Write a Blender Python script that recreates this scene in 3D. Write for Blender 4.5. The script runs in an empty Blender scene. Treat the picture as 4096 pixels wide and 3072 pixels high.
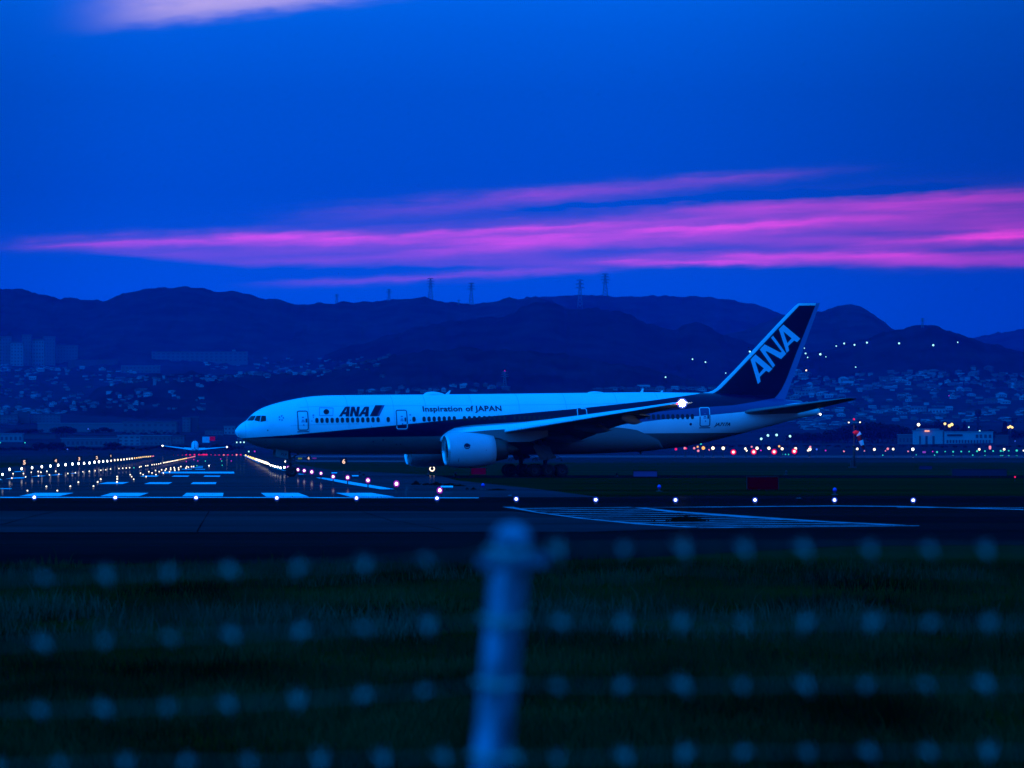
import bpy, bmesh, math, random
import numpy as np
from mathutils import Vector, Matrix, noise
from mathutils.geometry import tessellate_polygon

random.seed(7); rng = np.random.default_rng(7)
C = bpy.context.scene.collection
SC = bpy.context.scene
# ------------------------------------------------------------------ camera
F, CX, HY, EYE = 18900.0, 2048.0, 1797.0, 2.85      # focal length and horizon in pixels of the 4096 px photograph, eye height in m
cam_d = bpy.data.cameras.new('camera'); cam = bpy.data.objects.new('camera', cam_d); C.objects.link(cam)
cam.location = (0, 0, EYE); cam.rotation_euler = (math.radians(90), 0, 0)
cam_d.sensor_width = 36; cam_d.lens = 36 * F / 4096
cam_d.shift_y = (HY - 1536) / 4096
cam_d.clip_start = 0.5; cam_d.clip_end = 40000
cam_d.dof.use_dof = True; cam_d.dof.focus_distance = 495; cam_d.dof.aperture_fstop = 5.0
SC.camera = cam
def U(px, py, Y): return Vector(((px - CX) / F * Y, Y, EYE - (py - HY) / F * Y))
def G(px, py, z=0.0):
    return U(px, py, (EYE - z) * F / (py - HY))

# ------------------------------------------------------------------ world, sun, exposure
W = bpy.data.worlds.new('World'); SC.world = W; W.use_nodes = True
nt = W.node_tree; nt.nodes.clear()
class E:                                             # tiny expression builder on math nodes
    def __init__(s, t, sock): s.t, s.k = t, sock
    def op(s, o, b=None, c=None):
        n = s.t.nodes.new('ShaderNodeMath'); n.operation = o
        for i, v in enumerate((s, b, c)):
            if v is None: continue
            if isinstance(v, E): s.t.links.new(v.k, n.inputs[i])
            else: n.inputs[i].default_value = float(v)
        return E(s.t, n.outputs[0])
    def __add__(s, o): return s.op('ADD', o)
    def __sub__(s, o): return s.op('SUBTRACT', o)
    def __mul__(s, o): return s.op('MULTIPLY', o)
    def __truediv__(s, o): return s.op('DIVIDE', o)
def smooth(e, a, b):
    n = e.t.nodes.new('ShaderNodeMapRange'); n.interpolation_type = 'SMOOTHSTEP'
    e.t.links.new(e.k, n.inputs[0]); n.inputs[1].default_value = a; n.inputs[2].default_value = b
    return E(e.t, n.outputs[0])
tc = nt.nodes.new('ShaderNodeTexCoord'); sp = nt.nodes.new('ShaderNodeSeparateXYZ')
nt.links.new(tc.outputs['Generated'], sp.inputs[0])
dx, dy, dz = (E(nt, sp.outputs[i]) for i in range(3))
ramp = nt.nodes.new('ShaderNodeValToRGB'); nt.links.new(dz.op('MAXIMUM', 0.0).op('SQRT').k, ramp.inputs[0])
stops = [(0, (0, .084, .63)), (.034, (0, .090, .635)), (.055, (0, .076, .55)), (.075, (0, .085, .575)), (.088, (0, .108, .68)), (.10, (0, .140, .81)),
         (.2, (0, .26, 1.25)), (.45, (0, .42, 2.0)), (1, (0, .46, 2.3))]
cr = ramp.color_ramp
while len(cr.elements) < len(stops): cr.elements.new(.5)
for e, (p, c) in zip(cr.elements, stops): e.position = math.sqrt(p); e.color = (*c, 1)
yy = dy.op('MAXIMUM', 0.05)
u = dx / yy; v = dz / yy
PX = u * F + CX; PY = v * (-F) + HY                   # direction on the sky, in fine angular units
comb = nt.nodes.new('ShaderNodeCombineXYZ')
nt.links.new(((PX + PY * 0.0) * (1 / 620)).k, comb.inputs[0]); nt.links.new(((PY + PX * 0.05) * (1 / 42)).k, comb.inputs[1])
nz = nt.nodes.new('ShaderNodeTexNoise'); nz.inputs['Scale'].default_value = 1.0; nz.inputs['Detail'].default_value = 5; nz.inputs['Roughness'].default_value = .55
nt.links.new(comb.outputs[0], nz.inputs['Vector'])
comb2 = nt.nodes.new('ShaderNodeCombineXYZ')
nt.links.new((PX * (1 / 150)).k, comb2.inputs[0]); nt.links.new(((PY + PX * 0.05) * (1 / 38)).k, comb2.inputs[1])
nz2 = nt.nodes.new('ShaderNodeTexNoise'); nz2.inputs['Scale'].default_value = 1.0; nz2.inputs['Detail'].default_value = 6
nt.links.new(comb2.outputs[0], nz2.inputs['Vector'])
n1 = E(nt, nz.outputs['Fac']); n2 = E(nt, nz2.outputs['Fac'])
PYd = PY + (n1 - .5) * 34 + (n2 - .5) * 30
PXd = PX + (n2 - .5) * 160
# cx, cy, half length, half thickness, slope, strength  (evening cloud streaks)
streaks = [(300, 527, 235, 5, -.022, .30), (420, 515, 330, 11, -.035, .22), (640, 514, 170, 7, -.012, .50), (760, 520, 260, 9, -.03, .22),
           (1050, 500, 400, 5, -.055, .42), (900, 520, 260, 5, -.03, .25), (1330, 512, 420, 9, -.075, .40), (1420, 500, 480, 14, -.07, .24), (1500, 470, 820, 34, -.05, .03), (1330, 408, 400, 9, -.085, .19), (1050, 440, 380, 16, -.08, .10),
           (1900, 436, 420, 11, -.045, .36), (2050, 455, 300, 10, -.04, .2), (1850, 492, 520, 34, -.035, .08), (1640, 486, 300, 5, -.045, .3), (1790, 553, 230, 8, -.014, .66), (1500, 569, 190, 3.5, .004, .50),
           (2200, 507, 140, 8, -.03, .85), (2010, 520, 180, 6, -.03, .32), (2120, 560, 230, 11, -.02, .36), (960, 597, 310, 6, -.05, .24), (1180, 582, 130, 6, -.02, .13),
           (1420, 540, 240, 8, -.03, -.20), (1380, 437, 300, 5, -.06, -.09), (2130, 537, 140, 5, -.02, -.17), (1800, 420, 260, 6, -.055, -.08), (1750, 470, 260, 6, -.04, -.08), (1000, 565, 240, 5, .0, -.08)]
k = 4096 / 2212
tot = None
for cx, cy, L, T, s, I in streaks:
    a = (PXd - cx * k) * (1 / (L * k)); du = PXd - cx * k
    b = (PYd - cy * k - du * s) * (1 / (T * 1.25 * k))
    a2 = a * a
    m = (a2 * a2 + b * b) * -1.0
    m = m.op('EXPONENT') * I
    tot = m if tot is None else tot + m
# soft wedge of cloud, thin at the left, thick at the right
ex = PXd - 45 * k
topy = ex * -.0585 + 534 * k; boty = (ex * .085 + 536 * k).op('MINIMUM', 577 * k)
dt = (PYd - topy) * (1 / (26 * k)); db = (boty - PYd) * (1 / (13 * k))
wedge = smooth(dt, -.25, 1.0) * smooth(db, -.35, 1.0) * smooth(ex, 0, 260 * k) * (smooth(PX, 300 * k, 1500 * k) * .05 + .20)
tot = tot + wedge
tot = tot.op('MAXIMUM', 0.0) * ((n1 - .5) * 2.4 + 1.0).op('MAXIMUM', .35) * smooth(dy, .3, .8)
# white-lit cloud at the top of the view
a = (PX - 560 * k) * (1 / (300 * k)); b = (PY + (n2 - .5) * 60 + 20 * k + (PX - 560 * k) * .12) * (1 / (42 * k))
tc2 = ((a * a * a * a + b * b * b * b) * -1.0).op('EXPONENT') * (n2 * .8 + .6) * smooth(dy, .3, .8)
def vec(rgb, e):
    n = nt.nodes.new('ShaderNodeVectorMath'); n.operation = 'SCALE'; n.inputs[0].default_value = rgb; nt.links.new(e.k, n.inputs['Scale']); return n.outputs[0]
def vop(o, a_, b_):
    n = nt.nodes.new('ShaderNodeVectorMath'); n.operation = o; nt.links.new(a_, n.inputs[0])
    if isinstance(b_, tuple): n.inputs[1].default_value = b_
    else: nt.links.new(b_, n.inputs[1])
    return n.outputs[0]
# darker towards the east, brighter behind the camera where the afterglow is
az = smooth(u, .015, .125) * smooth(dy, .2, .6) * -.42 + 1.0
az2 = smooth(u, -.07, -.125) * smooth(dy, .2, .6) * -.24 + 1.0
back = (smooth(dy, .1, -.7) * .40 + 1.0) * (dx * -.5 + 1.0)
base = nt.nodes.new('ShaderNodeVectorMath'); base.operation = 'SCALE'; nt.links.new(ramp.outputs[0], base.inputs[0]); nt.links.new((az * az2 * back).k, base.inputs['Scale'])
sky = nt.nodes.new('ShaderNodeTexSky'); sky.sky_type = 'NISHITA'; sky.sun_disc = False
SUN_EL, SUN_ROT = math.radians(1.0), math.radians(215)
sky.sun_elevation = SUN_EL; sky.sun_rotation = SUN_ROT
tint = vop('MULTIPLY', sky.outputs[0], (0.0, .004, .02))
col = vop('ADD', base.outputs[0], tint)
col = vop('ADD', col, vec((.74, .016, .24), tot))
col = vop('ADD', col, vec((.50, .28, .05), tc2))
bg = nt.nodes.new('ShaderNodeBackground'); bg.inputs[1].default_value = 1.0; nt.links.new(col, bg.inputs[0])
wo = nt.nodes.new('ShaderNodeOutputWorld'); nt.links.new(bg.outputs[0], wo.inputs[0])
# the last glow from behind the camera: very weak, wide and blue
sl = bpy.data.lights.new('sun', 'SUN'); sl.energy = .25; sl.angle = math.radians(25); sl.color = (.0, .22, 1.0)
so = bpy.data.objects.new('sun', sl); C.objects.link(so)
so.rotation_euler = Vector((math.sin(SUN_ROT), math.cos(SUN_ROT), .35)).to_track_quat('Z', 'Y').to_euler()
SC.view_settings.view_transform = 'Standard'; SC.view_settings.look = 'None'; SC.view_settings.exposure = 0.0; SC.view_settings.gamma = 1
cy = SC.cycles
cy.use_denoising = True; cy.max_bounces = 6; cy.diffuse_bounces = 2; cy.glossy_bounces = 3; cy.transparent_max_bounces = 12; cy.volume_bounces = 0
cy.sample_clamp_indirect = 4.0; cy.caustics_reflective = False; cy.caustics_refractive = False

# ------------------------------------------------------------------ materials
def mat(name, c, rough=.8, spec=.3, var=0.0, scale=1.0, metal=0.0, coat=0.0, c2=None, stretch=(1, 1, 1), bump=0.0):
    m = bpy.data.materials.new(name); m.use_nodes = True; t = m.node_tree; b = t.nodes['Principled BSDF']
    b.inputs['Base Color'].default_value = (*c, 1); b.inputs['Roughness'].default_value = rough
    b.inputs['Specular IOR Level'].default_value = spec; b.inputs['Metallic'].default_value = metal
    b.inputs['Coat Weight'].default_value = coat; b.inputs['Coat Roughness'].default_value = .12
    if var or c2:
        tx = t.nodes.new('ShaderNodeTexCoord'); mp = t.nodes.new('ShaderNodeMapping'); mp.inputs['Scale'].default_value = stretch
        t.links.new(tx.outputs['Object'], mp.inputs[0])
        n = t.nodes.new('ShaderNodeTexNoise'); n.inputs['Scale'].default_value = scale; n.inputs['Detail'].default_value = 6; n.inputs['Roughness'].default_value = .6
        t.links.new(mp.outputs[0], n.inputs['Vector'])
        r = t.nodes.new('ShaderNodeValToRGB'); t.links.new(n.outputs['Fac'], r.inputs[0])
        lo = tuple(x * (1 - var) for x in c); hi = c2 or tuple(x * (1 + var) for x in c)
        r.color_ramp.elements[0].position = .36; r.color_ramp.elements[0].color = (*lo, 1)
        r.color_ramp.elements[1].position = .64; r.color_ramp.elements[1].color = (*hi, 1)
        t.links.new(r.outputs[0], b.inputs['Base Color'])
        if bump:
            bp = t.nodes.new('ShaderNodeBump'); bp.inputs['Strength'].default_value = bump; t.links.new(n.outputs['Fac'], bp.inputs['Height']); t.links.new(bp.outputs[0], b.inputs['Normal'])
    return m
def emit(name, c, s, sample=False):
    m = bpy.data.materials.new(name); m.use_nodes = True; t = m.node_tree; t.nodes.clear()
    e = t.nodes.new('ShaderNodeEmission'); e.inputs[0].default_value = (*c, 1); e.inputs[1].default_value = s
    o = t.nodes.new('ShaderNodeOutputMaterial'); t.links.new(e.outputs[0], o.inputs[0])
    if not sample: m.cycles.emission_sampling = 'NONE'
    return m
def shell(name, c, s, fac):                           # tinted, softly glowing shell that imitates the halo round a lamp
    m = bpy.data.materials.new(name); m.use_nodes = True; t = m.node_tree; t.nodes.clear()
    e = t.nodes.new('ShaderNodeEmission'); e.inputs[0].default_value = (*c, 1); e.inputs[1].default_value = s
    tr = t.nodes.new('ShaderNodeBsdfTransparent'); mx = t.nodes.new('ShaderNodeMixShader'); mx.inputs[0].default_value = fac
    t.links.new(tr.outputs[0], mx.inputs[1]); t.links.new(e.outputs[0], mx.inputs[2])
    o = t.nodes.new('ShaderNodeOutputMaterial'); t.links.new(mx.outputs[0], o.inputs[0]); m.cycles.emission_sampling = 'NONE'
    return m
def pavement(name, c, c2, scale, stretch, fac0, fac1, rough):
    """asphalt or concrete with damp patches: a matt layer under a thin wet film"""
    m = bpy.data.materials.new(name); m.use_nodes = True; t = m.node_tree; t.nodes.clear()
    tx = t.nodes.new('ShaderNodeTexCoord'); mp = t.nodes.new('ShaderNodeMapping'); mp.inputs['Scale'].default_value = stretch
    t.links.new(tx.outputs['Object'], mp.inputs[0])
    n = t.nodes.new('ShaderNodeTexNoise'); n.inputs['Scale'].default_value = scale; n.inputs['Detail'].default_value = 7; n.inputs['Roughness'].default_value = .65
    t.links.new(mp.outputs[0], n.inputs['Vector'])
    r = t.nodes.new('ShaderNodeValToRGB'); t.links.new(n.outputs['Fac'], r.inputs[0])
    r.color_ramp.elements[0].position = .35; r.color_ramp.elements[0].color = (*c, 1); r.color_ramp.elements[1].position = .68; r.color_ramp.elements[1].color = (*c2, 1)
    d = t.nodes.new('ShaderNodeBsdfDiffuse'); t.links.new(r.outputs[0], d.inputs[0])
    g = t.nodes.new('ShaderNodeBsdfGlossy'); g.inputs['Roughness'].default_value = rough; g.inputs[0].default_value = (1, 1, 1, 1)
    n3 = t.nodes.new('ShaderNodeTexNoise'); n3.inputs['Scale'].default_value = scale * .37; n3.inputs['Detail'].default_value = 4; t.links.new(mp.outputs[0], n3.inputs['Vector'])
    r2 = t.nodes.new('ShaderNodeMapRange'); r2.inputs[1].default_value = .38; r2.inputs[2].default_value = .62; r2.inputs[3].default_value = fac0; r2.inputs[4].default_value = fac1
    t.links.new(n3.outputs['Fac'], r2.inputs[0])
    mx = t.nodes.new('ShaderNodeMixShader'); t.links.new(r2.outputs[0], mx.inputs[0]); t.links.new(d.outputs[0], mx.inputs[1]); t.links.new(g.outputs[0], mx.inputs[2])
    o = t.nodes.new('ShaderNodeOutputMaterial'); t.links.new(mx.outputs[0], o.inputs[0])
    return m
M = dict(
    white=mat('white_paint', (.78, .78, .78), .32, .4, .04, .35, coat=.3), navy=mat('navy_paint', (.0015, .0012, .028), .35, .15),
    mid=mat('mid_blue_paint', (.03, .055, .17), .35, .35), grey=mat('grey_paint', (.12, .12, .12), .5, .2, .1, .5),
    fairing=mat('fairing_paint', (.14, .14, .14), .45, .25), wing=mat('wing_paint', (.2, .2, .2), .45, .25, .06, .4), slat=mat('slat_metal', (.72, .72, .72), .3, .5, .12, 2.0, stretch=(.2, .2, 3)),
    lip=mat('lip_metal', (.6, .6, .6), .25, .5, metal=.7), dark=mat('dark_metal', (.02, .02, .02), .6, .3), rubber=mat('tyre_rubber', (.012, .012, .012), .8, .2),
    rim=mat('rim_metal', (.018, .018, .02), .5, .4), strut=mat('strut_metal', (.02, .02, .022), .5, .4), glass_or_halo=mat('cabin_glass', (.006, .008, .02), .25, .3), cock=mat('cockpit_glass', (.004, .005, .012), .25, .2), cowl=mat('cowl_paint', (.42, .43, .45), .38, .35, .05, .5), seam=mat('panel_seam', (.42, .43, .46), .5, .2),
    line=mat('door_line', (.01, .012, .06), .5, .2), linew=mat('door_line_white', (.75, .75, .75), .4, .3), letter=mat('navy_lettering', (.002, .002, .030), .4, .15),
    letterw=mat('pale_lettering', (.62, .66, .72), .4, .3), red=mat('red_paint', (.25, .0, .01), .4, .2), sub=mat('grey_print', (.12, .15, .3), .5, .2), core=mat('core_metal', (.05, .045, .04), .5, .4, metal=.4),
)

# ------------------------------------------------------------------ mesh helpers
class MB:
    def __init__(s): s.v = []; s.f = []; s.m = []; s.s = []
    def add(s, vs, fs, m=0, smooth=False):
        o = len(s.v); s.v += [tuple(p) for p in vs]
        for f in fs: s.f.append(tuple(i + o for i in f)); s.m.append(m); s.s.append(smooth)
    def box(s, a, b, m=0, M_=None):
        (x0, y0, z0), (x1, y1, z1) = a, b
        vs = [Vector(p) for p in ((x0, y0, z0), (x1, y0, z0), (x1, y1, z0), (x0, y1, z0), (x0, y0, z1), (x1, y0, z1), (x1, y1, z1), (x0, y1, z1))]
        if M_ is not None: vs = [M_ @ p for p in vs]
        s.add(vs, [(3, 2, 1, 0), (4, 5, 6, 7), (0, 1, 5, 4), (1, 2, 6, 5), (2, 3, 7, 6), (3, 0, 4, 7)], m)
    def tube(s, pts, r, n=8, m=0, cap=True):
        pts = [Vector(p) for p in pts]; rs = r if isinstance(r, (list, tuple)) else [r] * len(pts)
        vs = []; N = len(pts); up0 = None
        for i, p in enumerate(pts):
            t = (pts[min(i + 1, N - 1)] - pts[max(i - 1, 0)]).normalized()
            if up0 is None: up0 = Vector((0, 0, 1)) if abs(t.z) < .9 else Vector((1, 0, 0))
            a_ = t.cross(up0).normalized(); b_ = a_.cross(t); up0 = b_
            for j in range(n):
                w = 2 * math.pi * j / n; vs.append(p + (a_ * math.cos(w) + b_ * math.sin(w)) * rs[i])
        fs = [(i * n + j, i * n + (j + 1) % n, (i + 1) * n + (j + 1) % n, (i + 1) * n + j) for i in range(N - 1) for j in range(n)]
        if cap: fs += [tuple(range(n - 1, -1, -1)), tuple((N - 1) * n + j for j in range(n))]
        s.add(vs, fs, m, True)
    def lathe(s, prof, o, axis='x', n=32, m=0, shear=0.0):
        """prof: (along, radius, material?) turned about an axis through o"""
        vs = []
        for q in prof:
            for j in range(n):
                w = 2 * math.pi * j / n; c_, s_ = math.cos(w) * q[1], math.sin(w) * q[1]
                vs.append(Vector(o) + (Vector((q[0] - shear * s_, c_, s_)) if axis == 'x' else Vector((c_, q[0], s_)) if axis == 'y' else Vector((c_, s_, q[0]))))
        for i in range(len(prof) - 1):
            mm = prof[i][2] if len(prof[i]) > 2 else m
            s.add([], [], mm)
            for j in range(n):
                base = len(s.v)
                s.f.append(tuple(base + q for q in (i * n + j, i * n + (j + 1) % n, (i + 1) * n + (j + 1) % n, (i + 1) * n + j))); s.m.append(mm); s.s.append(True)
        s.v += [tuple(p) for p in vs]
    def ball(s, c, r, m=0, n=10, sz=1.0):
        vs = []; fs = []; k_ = max(4, n // 2)
        for i in range(k_ + 1):
            p = math.pi * i / k_
            for j in range(n):
                w = 2 * math.pi * j / n; vs.append(Vector(c) + Vector((math.sin(p) * math.cos(w), math.sin(p) * math.sin(w), math.cos(p) * sz)) * r)
        for i in range(k_):
            for j in range(n): fs.append((i * n + j, (i + 1) * n + j, (i + 1) * n + (j + 1) % n, i * n + (j + 1) % n))
        s.add(vs, fs, m, True)
    def build(s, name, mats, parent=None, data_name=None):
        me = bpy.data.meshes.new(name); me.from_pydata(s.v, [], s.f)
        for m_ in (mats if isinstance(mats, (list, tuple)) else [mats]): me.materials.append(m_)
        me.polygons.foreach_set('material_index', s.m); me.polygons.foreach_set('use_smooth', s.s); me.update()
        o = bpy.data.objects.new(name, me); C.objects.link(o)
        if parent is not None: o.parent = parent
        return o
def tag(o, label, cat, group=None, kind=None):
    o['label'] = label; o['category'] = cat
    if group: o['group'] = group
    if kind: o['kind'] = kind
    return o
def empty(name, loc=(0, 0, 0), rz=0.0):
    o = bpy.data.objects.new(name, None); C.objects.link(o); o.location = loc; o.rotation_euler = (0, 0, rz); return o
def copy_tree(o, parent=None):
    c = o.copy(); C.objects.link(c)
    if parent is not None: c.parent = parent
    for ch in list(o.children): copy_tree(ch, c)
    return c
def subdivided(poly, holes, maxlen):
    loops = [[Vector((x, y, 0)) for x, y in poly]] + [[Vector((x, y, 0)) for x, y in h] for h in holes]
    tris = tessellate_polygon(loops); flat = [p for l in loops for p in l]
    bm = bmesh.new(); vs = [bm.verts.new(p) for p in flat]
    for t in tris:
        try: bm.faces.new([vs[i] for i in t])
        except ValueError: pass
    for _ in range(6):
        es = [e for e in bm.edges if e.calc_length() > maxlen]
        if not es: break
        bmesh.ops.subdivide_edges(bm, edges=es, cuts=1); bmesh.ops.triangulate(bm, faces=bm.faces[:])
    bm.verts.index_update()
    r = [v_.co.xy.to_tuple() for v_ in bm.verts], [tuple(v_.index for v_ in f.verts) for f in bm.faces]; bm.free(); return r
def text2d(body, size, shear=0.0, bold=0.0, spacing=1.0):
    cu = bpy.data.curves.new('t', 'FONT'); cu.body = body; cu.size = size; cu.shear = shear; cu.offset = bold; cu.resolution_u = 3; cu.space_character = spacing
    ob = bpy.data.objects.new('t', cu); C.objects.link(ob); bpy.context.view_layer.update()
    me = ob.evaluated_get(bpy.context.evaluated_depsgraph_get()).to_mesh()
    vs = [(v_.co.x, v_.co.y) for v_ in me.vertices]; fs = [tuple(p.vertices) for p in me.polygons]
    bpy.data.objects.remove(ob); bpy.data.curves.remove(cu)
    return vs, fs
def interp(x, xs, ys):
    """smooth monotone-ish cubic through the points"""
    xs, ys = np.asarray(xs, float), np.asarray(ys, float); d = np.diff(ys) / np.diff(xs); m = np.zeros_like(ys)
    m[0], m[-1] = d[0], d[-1]
    for i in range(1, len(ys) - 1): m[i] = 0 if d[i - 1] * d[i] <= 0 else 2 * d[i - 1] * d[i] / (d[i - 1] + d[i])
    x = min(max(x, xs[0]), xs[-1]); i = min(max(int(np.searchsorted(xs, x)) - 1, 0), len(xs) - 2); h = xs[i + 1] - xs[i]; t = (x - xs[i]) / h
    return float((1 + 2 * t) * (1 - t) ** 2 * ys[i] + t * (1 - t) ** 2 * h * m[i] + t * t * (3 - 2 * t) * ys[i + 1] + t * t * (t - 1) * h * m[i + 1])
def lin(x, pts): return float(np.interp(x, [p[0] for p in pts], [p[1] for p in pts]))
# ------------------------------------------------------------------ ground, runway, hills
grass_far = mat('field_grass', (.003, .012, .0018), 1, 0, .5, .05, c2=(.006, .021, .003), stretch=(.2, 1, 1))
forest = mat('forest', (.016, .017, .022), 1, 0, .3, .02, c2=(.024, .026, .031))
TYZ = [(-60, 1.25), (9, 1.25), (14, .9), (30, 0), (2400, 0), (2600, .9), (2800, 3.2), (3000, 6.0), (3800, 20), (4800, 50), (6000, 98), (6600, 120)]
def tz(Y): return lin(Y, TYZ)
def terr(x, Y):
    z = tz(Y); k = min(1, max(0, (Y - 2600) / 1500))
    px = CX + F * x / max(Y, 1); mid = 1 - .62 * math.exp(-(((px - 2050) / 900) ** 4)) if Y > 3000 else 1
    return (z - tz(3000)) * mid + tz(3000) + k * 7 * noise.noise((x / 160, Y / 260, 3)) if Y > 3000 else z
rows = list(np.linspace(-40, 60, 26)) + list(np.linspace(80, 1500, 30)) + list(np.linspace(1550, 6600, 90)); cols = np.linspace(-1500, 1500, 130)
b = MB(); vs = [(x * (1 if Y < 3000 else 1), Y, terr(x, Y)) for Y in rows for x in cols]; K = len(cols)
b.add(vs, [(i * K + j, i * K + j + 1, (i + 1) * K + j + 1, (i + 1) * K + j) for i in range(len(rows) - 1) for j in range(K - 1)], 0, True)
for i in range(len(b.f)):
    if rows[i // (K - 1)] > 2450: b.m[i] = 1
field2 = mat('haze_lift_field', (.004, .018, .006), 1, 0, .5, .04, c2=(.008, .03, .011), stretch=(.15, 1, 1)); field3 = mat('haze_lift_far_field', (.008, .02, .022), 1, 0, .4, .02, c2=(.012, .03, .033), stretch=(.12, 1, 1))  # paler and bluer with distance: haze lift put into the field colours
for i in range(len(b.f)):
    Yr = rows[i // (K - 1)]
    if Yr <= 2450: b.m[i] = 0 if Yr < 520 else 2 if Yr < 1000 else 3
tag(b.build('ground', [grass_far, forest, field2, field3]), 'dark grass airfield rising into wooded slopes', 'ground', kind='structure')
def hill(name, Y0, sil, depth, label, zfoot=None, amp=4.2, m=forest, seed=0):
    b = MB(); step = 13; pxs = np.arange(sil[0][0], sil[-1][0] + 1, step); xs_ = [p[0] for p in sil]; ys_ = [p[1] for p in sil]
    prof = [(-1, 0), (-.8, .10), (-.6, .27), (-.45, .45), (-.32, .62), (-.2, .79), (-.12, .89), (-.05, .97), (0, 1), (.08, .97), (.25, .85), (.6, .5)]
    vs = []
    for t, h in prof:
        for px in pxs:
            Y = Y0 + t * depth; x = (px - CX) / F * Y0; zr_ = EYE - (interp(px, xs_, ys_) - HY) / F * Y0
            z = zr_ * h + (1 - h) * (tz(min(Y, 6500)) * .3)
            nn = noise.noise((x / 260, Y / 330, seed)) * 14 * math.sin(math.pi * min(1, max(0, h))) ** 1 * (1 if h < 1 else 0)
            rid = abs(noise.noise((x / 420 + Y / 900, seed + 5, Y / 2500))) * 22 * (h * (1 - h) * 4)
            bmp = (noise.noise((x / 22, Y / 22, seed + 9)) + .6 * noise.noise((x / 8.5, Y / 8.5, seed + 4))) * amp
            vs.append((x, Y, z + nn + bmp - rid))
    K = len(pxs)
    b.add(vs, [(i * K + j, i * K + j + 1, (i + 1) * K + j + 1, (i + 1) * K + j) for i in range(len(prof) - 1) for j in range(K - 1)], 0, True)
    return tag(b.build(name, m), label, 'hill', kind='structure')
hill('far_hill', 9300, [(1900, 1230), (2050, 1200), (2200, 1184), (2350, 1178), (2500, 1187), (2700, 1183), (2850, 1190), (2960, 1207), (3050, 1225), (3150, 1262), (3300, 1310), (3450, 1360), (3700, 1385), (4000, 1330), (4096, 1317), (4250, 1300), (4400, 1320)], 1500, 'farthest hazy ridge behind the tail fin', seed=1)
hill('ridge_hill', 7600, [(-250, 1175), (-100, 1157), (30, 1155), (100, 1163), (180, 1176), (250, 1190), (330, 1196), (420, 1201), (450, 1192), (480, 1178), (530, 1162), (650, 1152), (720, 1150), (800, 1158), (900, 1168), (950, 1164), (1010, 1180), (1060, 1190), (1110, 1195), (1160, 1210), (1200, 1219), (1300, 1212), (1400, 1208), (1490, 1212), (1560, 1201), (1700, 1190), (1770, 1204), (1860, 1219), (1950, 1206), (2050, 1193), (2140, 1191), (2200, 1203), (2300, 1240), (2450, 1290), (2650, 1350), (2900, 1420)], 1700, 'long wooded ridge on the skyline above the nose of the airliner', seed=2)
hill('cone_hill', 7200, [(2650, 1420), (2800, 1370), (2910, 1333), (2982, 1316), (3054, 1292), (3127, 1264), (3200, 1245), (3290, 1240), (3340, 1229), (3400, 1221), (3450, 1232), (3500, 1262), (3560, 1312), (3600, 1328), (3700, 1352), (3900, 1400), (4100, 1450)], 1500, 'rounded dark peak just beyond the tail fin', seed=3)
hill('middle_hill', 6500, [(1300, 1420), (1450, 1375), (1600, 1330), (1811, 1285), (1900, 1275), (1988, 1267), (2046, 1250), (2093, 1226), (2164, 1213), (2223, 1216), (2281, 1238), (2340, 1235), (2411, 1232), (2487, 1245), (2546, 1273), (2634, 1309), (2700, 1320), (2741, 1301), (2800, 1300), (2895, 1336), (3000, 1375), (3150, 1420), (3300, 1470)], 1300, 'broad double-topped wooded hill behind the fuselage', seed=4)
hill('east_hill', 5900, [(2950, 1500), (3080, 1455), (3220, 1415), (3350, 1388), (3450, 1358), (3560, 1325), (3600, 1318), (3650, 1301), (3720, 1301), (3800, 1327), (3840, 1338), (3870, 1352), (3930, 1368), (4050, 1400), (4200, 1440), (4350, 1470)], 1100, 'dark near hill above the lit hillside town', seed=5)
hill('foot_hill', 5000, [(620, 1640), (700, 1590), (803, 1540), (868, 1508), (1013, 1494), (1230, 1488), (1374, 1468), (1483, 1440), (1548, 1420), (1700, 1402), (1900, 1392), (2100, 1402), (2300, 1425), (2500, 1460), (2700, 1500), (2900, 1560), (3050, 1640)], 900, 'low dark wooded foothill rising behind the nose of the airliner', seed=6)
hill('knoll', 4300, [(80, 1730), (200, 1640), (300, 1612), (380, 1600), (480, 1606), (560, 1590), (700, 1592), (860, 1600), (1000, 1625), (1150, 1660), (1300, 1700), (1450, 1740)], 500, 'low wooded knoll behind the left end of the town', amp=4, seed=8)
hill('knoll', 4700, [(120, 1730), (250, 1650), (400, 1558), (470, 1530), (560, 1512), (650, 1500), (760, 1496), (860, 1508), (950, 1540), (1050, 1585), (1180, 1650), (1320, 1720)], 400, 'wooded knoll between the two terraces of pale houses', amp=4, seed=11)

forest_less_haze = mat('forest_less_haze', (.008, .009, .011), 1, 0, .35, .02, c2=(.016, .017, .020))  # darker copy of forest: thinner haze on nearer hills put into the colour
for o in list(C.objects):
    if o.name.split('.')[0] in ('east_hill', 'foot_hill', 'knoll', 'middle_hill'): o.data.materials[0] = forest_less_haze
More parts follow.
